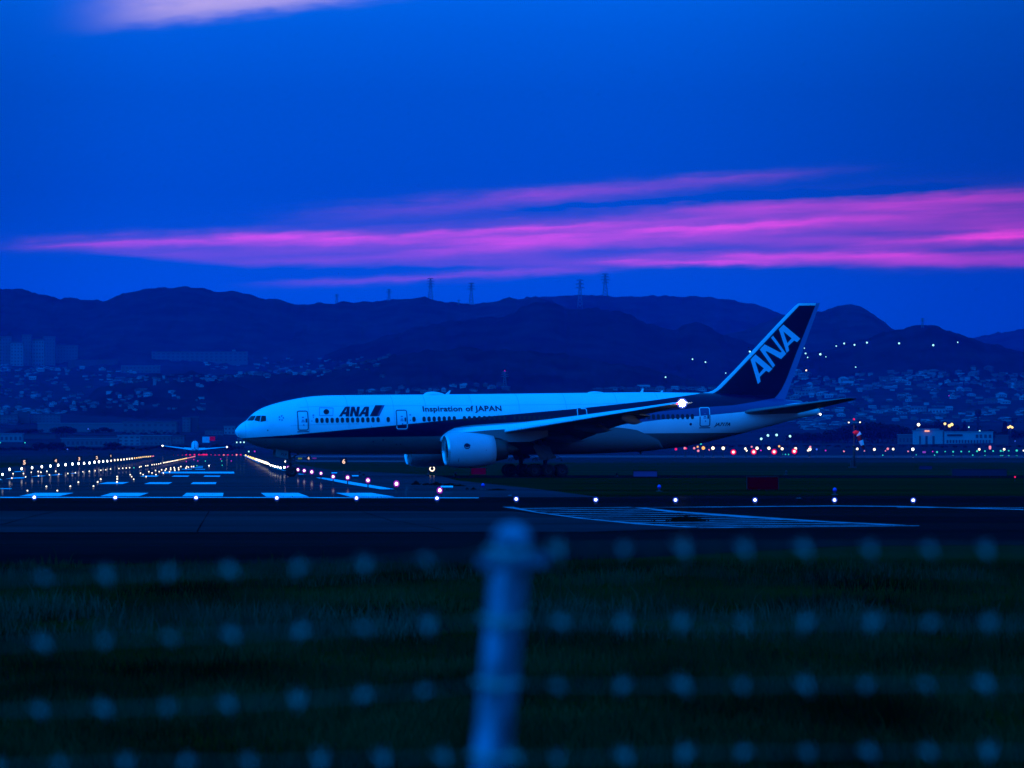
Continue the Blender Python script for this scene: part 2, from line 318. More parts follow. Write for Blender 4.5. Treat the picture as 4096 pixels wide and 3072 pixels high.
# runway, taxiway and aprons
wet = pavement('wet_asphalt', (.019, .020, .025), (.034, .036, .043), .05, (.25, 1, 1), .03, .085, .03)
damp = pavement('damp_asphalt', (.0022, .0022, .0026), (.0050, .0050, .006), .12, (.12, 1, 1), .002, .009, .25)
conc = pavement('dark_concrete', (.011, .0115, .014), (.021, .022, .026), .22, (.35, 1, 1), .003, .014, .3)
far_pave = pavement('far_taxiway', (.02, .02, .022), (.035, .036, .04), .03, (.15, 1, 1), .06, .14, .2)
paint = mat('runway_paint', (.62, .64, .66), .6, .3, .42, .8)
thin_paint = mat('worn_paint', (.25, .26, .29), .8, .1, .6, .8)
red_paint = mat('worn_red_paint', (.42, .2, .22), .7, .2, .5, 1.2, c2=(.30, .30, .34))
def sheet(name, quads, z, m, label, cat, kind='structure', n=1):
    b = MB()
    for q in quads:
        pts = [G(px, py, z) for px, py in q]; b.add(pts, [tuple(range(len(pts) - 1, -1, -1))])
    o = b.build(name, m); bm = bmesh.new(); bm.from_mesh(o.data); bmesh.ops.recalc_face_normals(bm, faces=bm.faces)
    for f in bm.faces:
        if f.normal.z < 0: f.normal_flip()
    bm.to_mesh(o.data); bm.free(); return tag(o, label, cat, kind=kind)
# kink in the runway's right edge where the shoulder widens
sheet('runway', [[(588, 1822.5), (985, 1820.5), (1100, 1841), (1330, 1881), (1600, 1893), (1760, 1903), (1830, 1922), (2100, 1950), (2400, 1988), (-1500, 1988), (-900, 1905), (0, 1871)]], .02, wet, 'wet dark runway running away to the far red lights', 'runway')
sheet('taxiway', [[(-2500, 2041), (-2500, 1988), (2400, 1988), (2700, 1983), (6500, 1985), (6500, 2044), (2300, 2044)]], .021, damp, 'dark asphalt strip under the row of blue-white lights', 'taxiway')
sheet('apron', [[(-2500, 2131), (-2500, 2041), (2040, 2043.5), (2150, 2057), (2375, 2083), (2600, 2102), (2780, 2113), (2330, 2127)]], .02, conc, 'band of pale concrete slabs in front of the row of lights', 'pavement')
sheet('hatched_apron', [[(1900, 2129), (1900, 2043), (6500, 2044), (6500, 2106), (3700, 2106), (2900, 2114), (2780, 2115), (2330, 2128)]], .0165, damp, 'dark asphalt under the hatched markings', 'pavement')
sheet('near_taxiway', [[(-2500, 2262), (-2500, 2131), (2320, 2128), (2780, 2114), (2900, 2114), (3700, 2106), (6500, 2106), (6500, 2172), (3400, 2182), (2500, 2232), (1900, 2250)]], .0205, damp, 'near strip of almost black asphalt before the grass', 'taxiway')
sheet('cross_taxiway', [[(1700, 1911.5), (1560, 1901.5), (6000, 1902), (6000, 1912)]], .018, damp, 'narrow dark taxiway the airliner stands on', 'taxiway')
sheet('far_taxiway', [[(1150, 1829), (1100, 1822), (6500, 1822), (6500, 1832.5), (2500, 1830)], [(1190, 1846), (1180, 1841.5), (1760, 1843), (1760, 1848)]], .018, far_pave, 'far pale taxiway strip before the coloured lights', 'taxiway')
c4 = lambda pts: [(x / 2.212, 1650 + y / 2.212) for x, y in pts]; c5 = lambda pts: [(900 + x / 2.212, 1700 + y / 2.212) for x, y in pts]
marks = [c4(q) for q in ([(170, 740), (305, 711), (652, 711), (520, 740)], [(888, 740), (985, 711), (1315, 711), (1230, 740)], [(1612, 741), (1650, 711), (1977, 711), (1972, 741)],
    [(868, 632), (945, 616), (1143, 616), (1085, 632)], [(1275, 632), (1325, 617), (1525, 617), (1490, 633)], [(1687, 633), (1708, 617), (1916, 617), (1908, 633)],
    [(1240, 567), (1270, 558), (1407, 558), (1385, 568)], [(1518, 567), (1540, 558), (1678, 558), (1660, 568)], [(1800, 567), (1812, 558), (1950, 558), (1945, 568)],
    [(1420, 537), (1450, 524), (2070, 524), (2074, 539)], [(1600, 503), (1612, 499), (1700, 499), (1695, 504)], [(1722, 504), (1735, 500), (1815, 500), (1812, 505)], [(1690, 490), (1700, 486), (1795, 486), (1790, 491)], [(1735, 477), (1745, 474), (1797, 474), (1795, 478)],
    [(-40, 677), (-40, 671), (104, 670), (100, 676)], [(50, 586), (110, 577), (230, 572), (205, 582)], [(0, 598), (0, 593), (20, 592), (18, 597)], [(270, 567), (350, 559), (412, 558), (370, 565)], [(430, 556), (520, 546), (560, 545), (500, 554)], [(610, 541), (660, 537), (690, 537), (650, 541)], [(115, 527), (140, 521), (215, 518), (205, 524)])]
marks += [c5(q) for q in ([(318, 601), (648, 600), (742, 634), (365, 634)], [(982, 601), (1295, 600), (1500, 634), (1110, 634)], [(802, 465), (880, 466), (1080, 496), (1300, 532), (1500, 567), (1380, 568), (1100, 524), (960, 496)], [(640, 430), (718, 436), (700, 437), (645, 436)], [(402, 375), (440, 381), (545, 402), (540, 406), (470, 392)], [(160, 268), (185, 271), (315, 341), (295, 337)])]
marks += [[(-900, 1991), (-900, 1987.3), (1000, 1988.4), (1915, 1990.2), (1915, 1992.2), (1000, 1991)]]
sheet('runway_markings', marks, .03, paint, 'white painted runway stripes and long white edge line', 'markings')
r5 = lambda pts: [(1900 + x * .9928, 1950 + y * .9928) for x, y in pts]
hatch = []; redm = [r5([(110, 78), (155, 78), (260, 100), (480, 128), (700, 146), (905, 161), (855, 161), (640, 147), (420, 125), (240, 100)]), r5([(640, 80), (685, 81), (810, 95), (1080, 113), (1420, 136), (1740, 151), (1690, 152), (1380, 138), (1040, 118), (780, 98)])]
def edge_l(y): return float(np.interp(y, [78, 100, 128, 146, 161], [133, 255, 470, 680, 890]))
def edge_r(y): return float(np.interp(y, [78, 83, 96, 116, 137, 152], [640, 690, 800, 1070, 1400, 1720]))
for y in (84, 91, 98, 105, 112, 119, 127, 134, 141, 148, 155):
    ye = y - 5; t = 1.0 if y < 130 else 1.4
    hatch.append(r5([(edge_l(y), y), (edge_l(y) + 30, y + t), (edge_r(ye), ye + t), (edge_r(ye) - 30, ye)]))
hatch += [r5([(650, 80), (1000, 77), (1450, 73), (1720, 75), (2211, 87), (2211, 90), (1720, 77.5), (1450, 75), (1000, 79)]), r5([(1700, 80), (2211, 81), (2211, 82), (1700, 81)]), r5([(900, 161), (1790, 153), (1790, 154.5), (900, 163)])]
hatch += [r5([(130, 31), (150, 30), (145, 32)]), r5([(1290, 42.5), (1312, 42), (1312, 43.2)])]
sheet('hatch_markings', hatch, .031, thin_paint, 'thin worn white hatching on the dark apron', 'markings')
sheet('hatch_border', redm, .035, red_paint, 'worn reddish border lines of the hatched area', 'markings')
# slab joints and cracks in the concrete
def crack(pts, w, z=.026):
    b = MB(); P = [G(px, py, z) for px, py in pts]; vs = []
    for i, p in enumerate(P):
        t = (P[min(i + 1, len(P) - 1)] - P[max(0, i - 1)]); t.z = 0; t.normalize(); n = Vector((-t.y, t.x, 0)) * w * (1 + .5 * math.sin(i * 2.3)); vs += [p - n, p + n]
    b.add(vs, [(2 * i, 2 * i + 1, 2 * i + 3, 2 * i + 2) for i in range(len(P) - 1)]); return b
cb = MB()
for pts, w in (([(c[0] / 2.212, 1650 + c[1] / 2.212) for c in ((-100, 1010), (60, 980), (200, 940), (330, 908), (440, 885), (500, 872))], .03), ([(c[0] / 2.212, 1650 + c[1] / 2.212) for c in ((1740, 1062), (1775, 1000), (1810, 940), (1850, 875))], .022),
               ([(900 + c[0] / 2.212, 1700 + c[1] / 2.212) for c in ((1220, 768), (1320, 800), (1400, 822), (1480, 850), (1580, 858), (1700, 884), (1850, 910), (1930, 925))], .025), ([(-1200, 2130), (0, 2131), (1000, 2130), (2320, 2127)], .16), ([(-1200, 2042), (0, 2042.5), (1000, 2043), (2320, 2045)], .3)):
    q = crack(pts, w); cb.add(q.v, q.f)
tag(cb.build('pavement_joints', mat('joint_tar', (.003, .003, .004), 1, 0)), 'dark joints and cracks across the concrete slabs', 'markings', kind='structure')
# ------------------------------------------------------------------ the big airliner
TH, PI_ = math.radians(13.0), math.radians(.85)
NX, NY = -28.47, 485.6                                # ground point under the nose
plane = empty('airliner', (NX, NY, 0)); plane.rotation_mode = 'QUATERNION'
plane.rotation_quaternion = (Matrix.Rotation(TH, 3, 'Z') @ Matrix.Rotation(-PI_, 3, 'Y')).to_quaternion()
PM = Matrix.Translation((NX, NY, 0)) @ (Matrix.Rotation(TH, 4, 'Z') @ Matrix.Rotation(-PI_, 4, 'Y')); PMI = PM.inverted()
tag(plane, 'white airliner with a dark blue stripe and blue tail fin taxiing across the airfield', 'airliner')
EYE_L = PMI @ Vector((0, 0, EYE))
def side(px, py, y):                                  # photograph pixel -> (along fuselage, height) in the aircraft plane at lateral y
    d = (PMI @ U(px, py, 500)) - EYE_L; t = (y - EYE_L.y) / d.y; p = EYE_L + d * t
    return p.x, p.z
def gz(x): return -x * math.tan(PI_)                  # local height of the ground
top_px = [(940, 1726), (946, 1714), (952.6, 1705.4), (970, 1691), (985, 1681.5), (1004.6, 1661), (1017.7, 1650), (1050, 1631.6), (1093.6, 1616), (1158.7, 1600), (1223.9, 1588.5), (1267, 1584), (1320, 1581.7),
          (1442, 1580), (1894, 1576.5), (2500, 1569.5), (2833, 1572), (2950, 1577), (3095, 1592), (3205, 1607), (3262, 1622), (3276, 1632)]
bot_px = [(940, 1727), (943, 1737), (948, 1744), (964.5, 1754), (985, 1766), (1013, 1779), (1050, 1791), (1100, 1801), (1137, 1807), (1169.6, 1812), (1202, 1815.5), (1320, 1817.5),
          (1800, 1816), (2323, 1811), (2436, 1807), (2587, 1802), (2702, 1791), (2789, 1777), (2910, 1748), (2982, 1730), (3127, 1692), (3223, 1668), (3267, 1661), (3280, 1657)]
topl = [side(px, py, 0) for px, py in top_px]; botl = [side(px, py, 0) for px, py in bot_px]
topl[0] = botl[0] = (topl[0][0], topl[0][1]); X0 = topl[0][0]; X1 = topl[-1][0]
sq = lambda x: math.sqrt(max(x - X0, 0))
TX, TZ = [sq(p[0]) for p in topl], [p[1] for p in topl]; BX, BZ = [sq(p[0]) for p in botl], [p[1] for p in botl]
def zt(x): return interp(sq(x), TX, TZ)
def zb(x): return interp(sq(x), BX, BZ)
taper = [(0, 9), (42, 3.1), (46, 3.0), (50, 2.65), (54, 2.05), (58, 1.35), (61, .75), (63, .3), (66, .2)]
def sec(x):
    t, b = zt(x), zb(x); h = max((t - b) / 2, .002); w = min(h, 3.1, lin(x, taper)) if x > 38 else min(h, 3.1)
    return (t + b) / 2, h, w
def surf(x, z, off=0.0, sgn=-1):
    zc, h, w = sec(x); c = max(-1, min(1, (z - zc) / h)); y = w * math.sqrt(1 - c * c)
    n = Vector((0, y / w ** 2, (z - zc) / h ** 2)); n.normalize()
    return Vector((x, sgn * (y + n.y * off), z + n.z * off))
def on(px, py):                                       # photograph pixel -> (x, z) on the port skin
    def g(y):
        x, z = side(px, py, y); zc, h, w = sec(min(max(x, X0 + .003), X1)); return (y / w) ** 2 + ((z - zc) / h) ** 2 - 1, x, z
    best = (9, 0); prev = -3.3
    for y in np.linspace(-3.3, 0, 34):
        q = g(y)[0]
        if q <= 0:
            a, c = prev, y
            for _ in range(16):
                m = (a + c) / 2
                if g(m)[0] > 0: a = m
                else: c = m
            _, x, z = g(c); return x, z
        best = min(best, (q, y)); prev = y
    _, x, z = g(best[1]); return x, z
L_u = [on(*p) for p in [(968, 1753), (1171, 1739.5), (1234, 1733), (1583, 1701), (1858, 1674), (2305, 1635), (2600, 1603), (2693, 1590)]] + [side(2790, 1575, 0)]
L_d = [on(*p) for p in [(2100, 1704), (2300, 1682), (2500, 1660), (2800, 1630), (2933, 1621), (3020, 1607)]] + [side(3095, 1592, 0)]
L_l = [on(*p) for p in [(2300, 1728), (2400, 1712), (2545, 1691), (2650, 1678), (2796, 1664), (2969, 1648), (3080, 1630), (3180, 1612)]]
L_b = [on(*p) for p in [(985, 1754), (1067, 1753), (1415, 1749), (1759, 1745), (2500, 1734), (2650, 1733), (2900, 1731.5)]]
def livery(x):
    t, b = zt(x), zb(x)
    z4 = min(max(lin(x, L_b), b), t)
    if x > L_b[-1][0]: z4 = min(max(L_b[-1][1], b), t)
    z1 = lin(x, L_u) if x < L_u[-1][0] else t
    z1 = min(max(z1, z4), t)
    z2 = z4 if x < L_d[0][0] else (lin(x, L_d) if x < L_d[-1][0] else t)
    z3 = z4 if x < L_l[0][0] else lin(x, L_l)
    z2 = min(max(z2, z4), z1); z3 = min(max(z3, z4), z2)
    return z1, z2, z3, z4
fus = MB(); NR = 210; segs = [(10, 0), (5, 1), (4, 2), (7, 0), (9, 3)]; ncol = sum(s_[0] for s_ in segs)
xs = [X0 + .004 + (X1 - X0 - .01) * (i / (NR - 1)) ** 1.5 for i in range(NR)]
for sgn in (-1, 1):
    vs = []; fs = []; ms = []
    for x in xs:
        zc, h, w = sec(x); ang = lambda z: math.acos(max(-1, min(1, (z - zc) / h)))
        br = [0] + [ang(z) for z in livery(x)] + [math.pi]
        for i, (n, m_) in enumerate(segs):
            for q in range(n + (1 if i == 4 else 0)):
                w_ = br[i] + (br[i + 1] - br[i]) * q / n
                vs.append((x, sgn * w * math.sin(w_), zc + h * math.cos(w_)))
    K = ncol + 1; colm = [m_ for n, m_ in segs for _ in range(n)]
    for r in range(NR - 1):
        for c in range(ncol):
            q = (r * K + c, r * K + c + 1, (r + 1) * K + c + 1, (r + 1) * K + c)
            a_, b_, c_, d_ = (Vector(vs[i]) for i in q)
            if (b_ - a_).length < 1e-5 and (c_ - d_).length < 1e-5: continue
            fus.add([], [], 0); base = 0
            fs.append((q if sgn < 0 else q[::-1], colm[c]))
    o = len(fus.v); fus.v += vs
    for q, m_ in fs: fus.f.append(tuple(i + o for i in q)); fus.m.append(m_); fus.s.append(True)
    fus.f.append(tuple(o + (NR - 1) * K + c for c in range(K))); fus.m.append(0); fus.s.append(False)
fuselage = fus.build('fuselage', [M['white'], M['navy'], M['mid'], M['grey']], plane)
bm = bmesh.new(); bm.from_mesh(fuselage.data); bmesh.ops.remove_doubles(bm, verts=bm.verts, dist=.0004); bm.to_mesh(fuselage.data); bm.free()

def decal(name, polys, mp, mats, parent=fuselage, maxlen=.35):
    """polys: list of (outline, holes, material index) in the photograph's pixels or any 2d space that mp maps to the aircraft"""
    b = MB()
    for poly, holes, m_ in polys:
        vs, fs = subdivided(poly, holes, maxlen); b.add([mp(*p) for p in vs], fs, m_)
    return b.build(name, mats, parent)
PANES = []
def skin(off=.02): return lambda px, py: surf(*on(px, py), off)
def skinxz(off=.02): return lambda x, z: surf(x, z, off)
# lettering and marks on the forward fuselage (crop coordinates -> photograph pixels)
c1 = lambda pts: [(900 + x / 2.212, 1500 + y / 2.212) for x, y in pts]
def A_(dx): return (c1([(1008 + dx, 367), (1061 + dx, 285), (1070 + dx, 282), (1104 + dx, 282), (1097 + dx, 367), (1066 + dx, 367), (1068 + dx, 347), (1044 + dx, 347), (1032 + dx, 367)]), [c1([(1055 + dx, 329), (1078 + dx, 295), (1072 + dx, 329)])], 0)
ltr = [A_(0), (c1([(1103, 367), (1117, 282), (1146, 282), (1160, 332), (1168, 282), (1194, 282), (1179, 367), (1151, 367), (1136, 318), (1128, 367)]), [], 0), A_(171)]
decal('lettering', ltr, skin(.03), [M['letter']], maxlen=5)
decal('stripe_mark', [(c1([(1281, 365), (1330, 268), (1392, 268), (1343, 365)]), [], 0), (c1([(1343, 365), (1392, 268), (1413, 268), (1363, 365)]), [], 1)], skin(.03), [M['letter'], M['mid']], maxlen=5)
fr = c1([(834, 288), (958, 291), (956, 363), (834, 361)]); fi = c1([(838, 292), (954, 295), (952, 359), (838, 357)])
disc = c1([(896 + 25 * math.cos(a_), 326 + 23 * math.sin(a_)) for a_ in np.linspace(0, 2 * math.pi, 24, endpoint=False)])
decal('flag_mark', [(fr, [fi], 0), (disc, [], 1)], skin(.03), [M['sub'], M['red']], maxlen=6)
star = []
for i in range(5):
    w = -math.pi / 2 + .25 + i * 2 * math.pi / 5; cx_, cy_ = 497 + 19 * math.cos(w), 382 + 19 * math.sin(w)
    star.append((c1([(cx_ + 11 * math.cos(w + q), cy_ + 11 * math.sin(w + q)) for q in (.9, .9 + 2.3, .9 - 2.1)]), [], 0))
decal('star_emblem', star, skin(.03), [M['sub']], maxlen=6)
vs, fs = text2d('Inspiration of JAPAN', 1.0, 0, .026, 1.05)
tx1 = max(v_[0] for v_ in vs); A0 = on(1690, 1646); A1 = on(2007, 1644); sc = (A1[0] - A0[0]) / tx1; hh = on(1850, 1625)[1] - on(1850, 1646.5)[1]
capk = hh / .70
decal_b = MB(); decal_b.add([surf(A0[0] + x * sc, A0[1] + y * capk * .95 + (A1[1] - A0[1]) * x / tx1, .035) for x, y in vs], fs); decal_b.build('slogan_lettering', M['letter'], fuselage)
vs, fs = text2d('JA717A', 1.0, .35, .03, 1.0); tx1 = max(v_[0] for v_ in vs); A0 = on(2859, 1703.5); A1 = on(2920, 1703.5); sc = (A1[0] - A0[0]) / tx1; hh = on(2890, 1691)[1] - on(2890, 1704)[1]
b = MB(); b.add([surf(A0[0] + x * sc, A0[1] + y * hh / .72, .03) for x, y in vs], fs); b.build('registration_lettering', M['letter'], fuselage)
# cabin windows
wx = [813 + i * 45.1 for i in range(13)]
win_px = [(900 + x / 2.212, 1500 + (402 - (x - 813) * .012) / 2.212) for x in wx] + [(900 + 1444 / 2.212, 1678), (900 + 1672 / 2.212, 1676.7)]
win_px += [(1600 + x / 2.212, 1500 + (390 - (x - 213) * .012) / 2.212) for x in [213 + 44.6 * i for i in range(7)] + [570 + 44.4 * i for i in range(9)] + [1014 + 44.2 * i for i in range(11)] + [1716 + 44 * i for i in range(9)]]
win_px += [(2000 + x / 2.765, 1600 + (186 - (x - 1590) * .004) / 2.765) for x in [1536 + 53.7 * i for i in range(12)]]
wproto = None
for px, py in win_px:
    x, z = on(px, py)
    if wproto is None:
        b = MB(); ring = [(math.cos(a_), math.sin(a_)) for a_ in np.linspace(0, 2 * math.pi, 18, endpoint=False)]
        sx = lambda q, e: math.copysign(abs(q) ** .75, q) * e
        b.add([(sx(c_, .175), -.006, sx(s_, .265)) for c_, s_ in ring] + [(sx(c_, .125), -.010, sx(s_, .205)) for c_, s_ in ring], [(i, (i + 1) % 18, 18 + (i + 1) % 18, 18 + i) for i in range(18)], 0)
        b.add([(sx(c_, .125), -.010, sx(s_, .205)) for c_, s_ in ring], [tuple(range(18))], 1)
        wproto = b.build('cabin_window', [M['cock'], M['glass_or_halo']], fuselage); o = wproto
    else: o = wproto.copy(); C.objects.link(o); o.parent = fuselage
    p = surf(x, z, .012); q = surf(x, z + .1, .012); up = (q - p).normalized(); n = Vector((1, 0, 0)).cross(up)
    o.matrix_parent_inverse = Matrix.Identity(4)
    o.matrix_basis = Matrix(((1, 0, up.x * 0, p.x), (0, -n.y, up.y, p.y), (0, -n.z, up.z, p.z), (0, 0, 0, 1)))
# cabin doors: outline (dark on white, white on the blue stripe), handle and prints
def door(px0, py0, px1, py1, parts=True, slant=0.0):
    x0, zt_ = on(px0, py0); x1, zb_ = on(px1, py1); r = .22; b = MB(); th = .10
    pts = []
    for cx_, cz_, a0 in ((x0 + r, zt_ - r, 90), (x0 + r, zb_ + r, 180), (x1 - r, zb_ + r, 270), (x1 - r, zt_ - r, 0)):
        for q in range(6): w = math.radians(a0 + q * 18); pts.append((cx_ + r * math.cos(w), cz_ + r * math.sin(w), math.cos(w), math.sin(w)))
    dense = []
    for i in range(len(pts)):
        a_, c_ = pts[i], pts[(i + 1) % len(pts)]; n = max(1, int(math.hypot(c_[0] - a_[0], c_[1] - a_[1]) / .08))
        dense += [tuple(a_[k_] + (c_[k_] - a_[k_]) * q / n for k_ in range(4)) for q in range(n)]
    N = len(dense)
    vs = [surf(x, z, .014) for x, z, _, _ in dense] + [surf(x - nx * th, z - nz_ * th, .014) for x, z, nx, nz_ in dense]
    for i in range(N):
        z1, z2, z3, z4 = livery(dense[i][0]); z = dense[i][1]; blue = z3 + .01 < z < z1
        j = (i + 1) % N; b.add([vs[i], vs[j], vs[N + j], vs[N + i]], [(0, 1, 2, 3)], 1 if blue else 0)
    if parts:
        w = x1 - x0; h = zt_ - zb_
        for (fx, fz, ww, hh_, m_) in ((.80, .50, .17, .40, 0), (.50, .66, .22, .12, 2), (.5, .52, .26, .10, 2), (.5, .44, .34, .08, 2), (.55, .28, .12, .14, 2)):
            cx_, cz_ = x0 + w * fx, zb_ + h * fz
            b.add([surf(cx_ + a_ * ww / 2, cz_ + c_ * hh_ / 2, .016) for a_, c_ in ((-1, -1), (1, -1), (1, 1), (-1, 1))], [(0, 1, 2, 3)], m_)
        b.add([surf(x0 - .02 + a_ * (w + .04), zb_ - .07 + c_ * .09, .03) for a_, c_ in ((0, -1), (1, -1), (1, 0), (0, 0))], [(0, 1, 2, 3)], 0)
    return b.build('cabin_door', [M['line'], M['linew'], M['sub']], fuselage)
door(1186, 1643, 1235, 1722); door(1581.5, 1639.5, 1631, 1717); door(2306, 1633, 2351, 1690, False); door(2795, 1629, 2840, 1706)
# cockpit glazing
nc = lambda pts: [(920 + x / 4.6075, 1560 + y / 4.6075) for x, y in pts]
panes = [nc([(312, 566), (378, 488), (392, 482), (475, 474), (440, 548), (420, 565)]), nc([(445, 560), (490, 476), (568, 471), (545, 583), (530, 580)]), nc([(560, 588), (580, 473), (650, 474), (662, 482), (664, 572)])]
for p in panes: PANES += [decal('cockpit_window', [(p, [], 0)], skin(.012), [M['cock']], maxlen=4)]
for c_ in PANES:                                           # the same three panes on the other side
    d = c_.copy(); d.data = c_.data.copy(); C.objects.link(d)
    for v_ in d.data.vertices: v_.co.y = -v_.co.y
    d.data.flip_normals()
# small prints, ports, radome seam
small = []
for x, y, r in ((378, 489, 5), (769, 407, 4), (1640, 400, 4), (1399, 574, 6), (1312, 589, 6), (1517, 613, 5), (1553, 613, 5), (358, 577, 4)): small.append((c1([(x - r, y - r), (x + r, y - r), (x + r, y + r), (x - r, y + r)]), [], 0))
small.append(([(2500 + (545 + 11 * math.cos(a_)) / 2.074, 1150 + (1134 + 11 * math.sin(a_)) / 2.074) for a_ in np.linspace(0, 6.28, 14, endpoint=False)], [], 0))
small += [(c1([(774, 350), (790, 350), (790, 362), (774, 362)]), [], 1), (c1([(773, 370), (791, 370), (782, 380)]), [], 1), (c1([(1630, 347), (1646, 347), (1646, 358), (1630, 358)]), [], 1)]
decal('service_marks', small, skin(.014), [M['line'], M['sub']], maxlen=5)
b = MB(); xs_ = on(983, 1725)[0]; zc, h, w = sec(xs_)
for i in range(40):
    a0, a1 = math.pi * (.1 + .8 * i / 40), math.pi * (.1 + .8 * (i + 1) / 40)
    P = lambda a_, e: Vector((xs_ + e, -(w + .006) * math.sin(a_), zc + (h + .006) * math.cos(a_)))
    b.add([P(a0, 0), P(a0, .03), P(a1, .03), P(a1, 0)], [(0, 1, 2, 3)])
b.build('radome_seam', M['sub'], fuselage)
# skin joints
b = MB()
for xq in (7.3, 11.4, 16.2, 19.6, 24.5, 29.5, 34.5, 40.0, 44.5, 48.5):
    zc, h, w = sec(xq); z4 = livery(xq)[0]
    for i in range(36):
        a0, a1 = math.pi * (.03 + .6 * i / 36), math.pi * (.03 + .6 * (i + 1) / 36)
        if zc + h * math.cos(a1) < z4 + .05: continue
        P = lambda a_, e: Vector((xq + e, -(w + .007) * math.sin(a_), zc + (h + .007) * math.cos(a_)))
        b.add([P(a0, 0), P(a0, .035), P(a1, .035), P(a1, 0)], [(0, 1, 2, 3)])
for zo, xa_, xb_ in ((1.9, 6.5, 41), (.05, 5.4, 12.5)):
    xs_ = np.linspace(xa_, xb_, 60)
    for x_, x2 in zip(xs_[:-1], xs_[1:]):
        z_, z2 = sec(x_)[0] + zo, sec(x2)[0] + zo
        b.add([surf(x_, z_, .007), surf(x2, z2, .007), surf(x2, z2 + .03, .007), surf(x_, z_ + .03, .007)], [(0, 1, 2, 3)])
b.build('skin_joints', M['seam'], fuselage)
# roof aerials
def dome(px0, px1, hgt):
    x0, _ = side(px0, 1575, 0); x1, _ = side(px1, 1575, 0); b = MB(); n = 14; vs = []
    for i in range(n + 1):
        t = i / n; x = x0 + (x1 - x0) * t; h = hgt * (math.sin(math.pi * t ** .8) ** .7 if 0 < t < 1 else 0); z0 = zt(x)
        for j in range(9): a_ = math.pi * j / 8; vs.append((x, .55 * math.cos(a_) * (.25 + .75 * h / hgt), z0 - .03 + (h + .03) * math.sin(a_)))
    b.add(vs, [(i * 9 + j, i * 9 + j + 1, (i + 1) * 9 + j + 1, (i + 1) * 9 + j) for i in range(n) for j in range(8)], 0, True); b.build('antenna_dome', M['white'], fuselage)
dome(1694, 1778, .30); dome(2350, 2415, .14)
def blade(px, py, tx, ty, w, mt='white', yb=0):
    x0, z0 = side(px, py, yb); x1, z1 = side(tx, ty, yb); b = MB(); w2 = w * .35
    vs = [(x0 - w / 2, -.03, z0), (x0 + w / 2, -.03, z0), (x1 + w2 / 2, -.015, z1), (x1 - w2 / 2, -.015, z1)]; vs += [(x, -y, z) for x, y, z in vs]
    b.add(vs, [(0, 1, 2, 3), (7, 6, 5, 4), (0, 3, 7, 4), (1, 5, 6, 2), (3, 2, 6, 7)]); b.build('antenna', M[mt], fuselage)
blade(1788, 1578, 1800, 1562, .42); blade(2566, 1570, 2572, 1554, .35); blade(2645, 1571, 2649, 1561, .3); blade(1433, 1581, 1434, 1577, .2, 'dark'); blade(2560, 1803, 2564, 1818, .25, 'dark'); blade(2548, 1803, 2560, 1814, .12, 'dark')
# wing to body fairing
b = MB(); n = 40; vs = []; xa, xb = 21.3, 45.0
for i in range(n + 1):
    t = i / n; x = xa + (xb - xa) * t; f_ = max(0.0, 1 - abs(2 * t - 1) ** 3.0) ** .5; zc, h, w = sec(x)
    zt_, zb_ = zb(x) + 2.45 * f_ + .3 , zb(x) - .16 * f_ + .02; w_ = (w + .22) * (.55 + .45 * f_)
    for j in range(21):
        a_ = math.pi * j / 20; cxx, szz = math.cos(a_), math.sin(a_)
        e = lambda q, p_: math.copysign(abs(q) ** p_, q)
        vs.append((x, -w_ * e(cxx, .75), (zt_) - (zt_ - zb_) * e(szz, .8)))
b.add(vs, [(i * 21 + j, i * 21 + j + 1, (i + 1) * 21 + j + 1, (i + 1) * 21 + j) for i in range(n) for j in range(20)], 0, True)
b.build('belly_fairing', M['fairing'], plane)
# aerofoil surfaces
def foil(n=13, droop=0.0):
    pts = []
    for i in range(2 * n - 1):
        t = abs(i - (n - 1)) / (n - 1); x = t * t; y = 5 * (.2969 * math.sqrt(x) - .126 * x - .3516 * x * x + .2843 * x ** 3 - .1036 * x ** 4)
        cam_ = .02 * (1 - (2 * x - 1) ** 2) - droop * max(0, 1 - x / .16) ** 2
        pts.append((x, (y if i < n - 1 else -y) + 0.0, cam_))
    return pts
def wing(stations, mats, droop=0.0, vertical=False, name='wing', parent=plane, matf=None, n=13):
    """stations (lateral, leading edge x, chord, height, thickness ratio)"""
    P = foil(n, droop); K = len(P); b = MB(); vs = []
    for s_, xl, c, z, tk in stations:
        for x, y, cm in P: vs.append((xl + x * c, s_, z + (y * tk + cm) * c))
    for i in range(len(stations) - 1):
        for j in range(K - 1):
            xm = (P[j][0] + P[j + 1][0]) / 2; mm = matf(xm, j < K // 2) if matf else 0
            b.f.append((i * K + j, i * K + j + 1, (i + 1) * K + j + 1, (i + 1) * K + j)); b.m.append(mm); b.s.append(True)
    b.f.append(tuple(range(K))); b.m.append(0); b.s.append(False)
    b.f.append(tuple((len(stations) - 1) * K + j for j in range(K))); b.m.append(0); b.s.append(False)
    b.v = [tuple(p) for p in vs]
    return b.build(name, mats, parent)
xt, zt_tip = side(2696, 1612, -30.2); xr, zr = side(2009, 1714, -9.6); xroot, zroot = side(1759, 1742, -3.1)
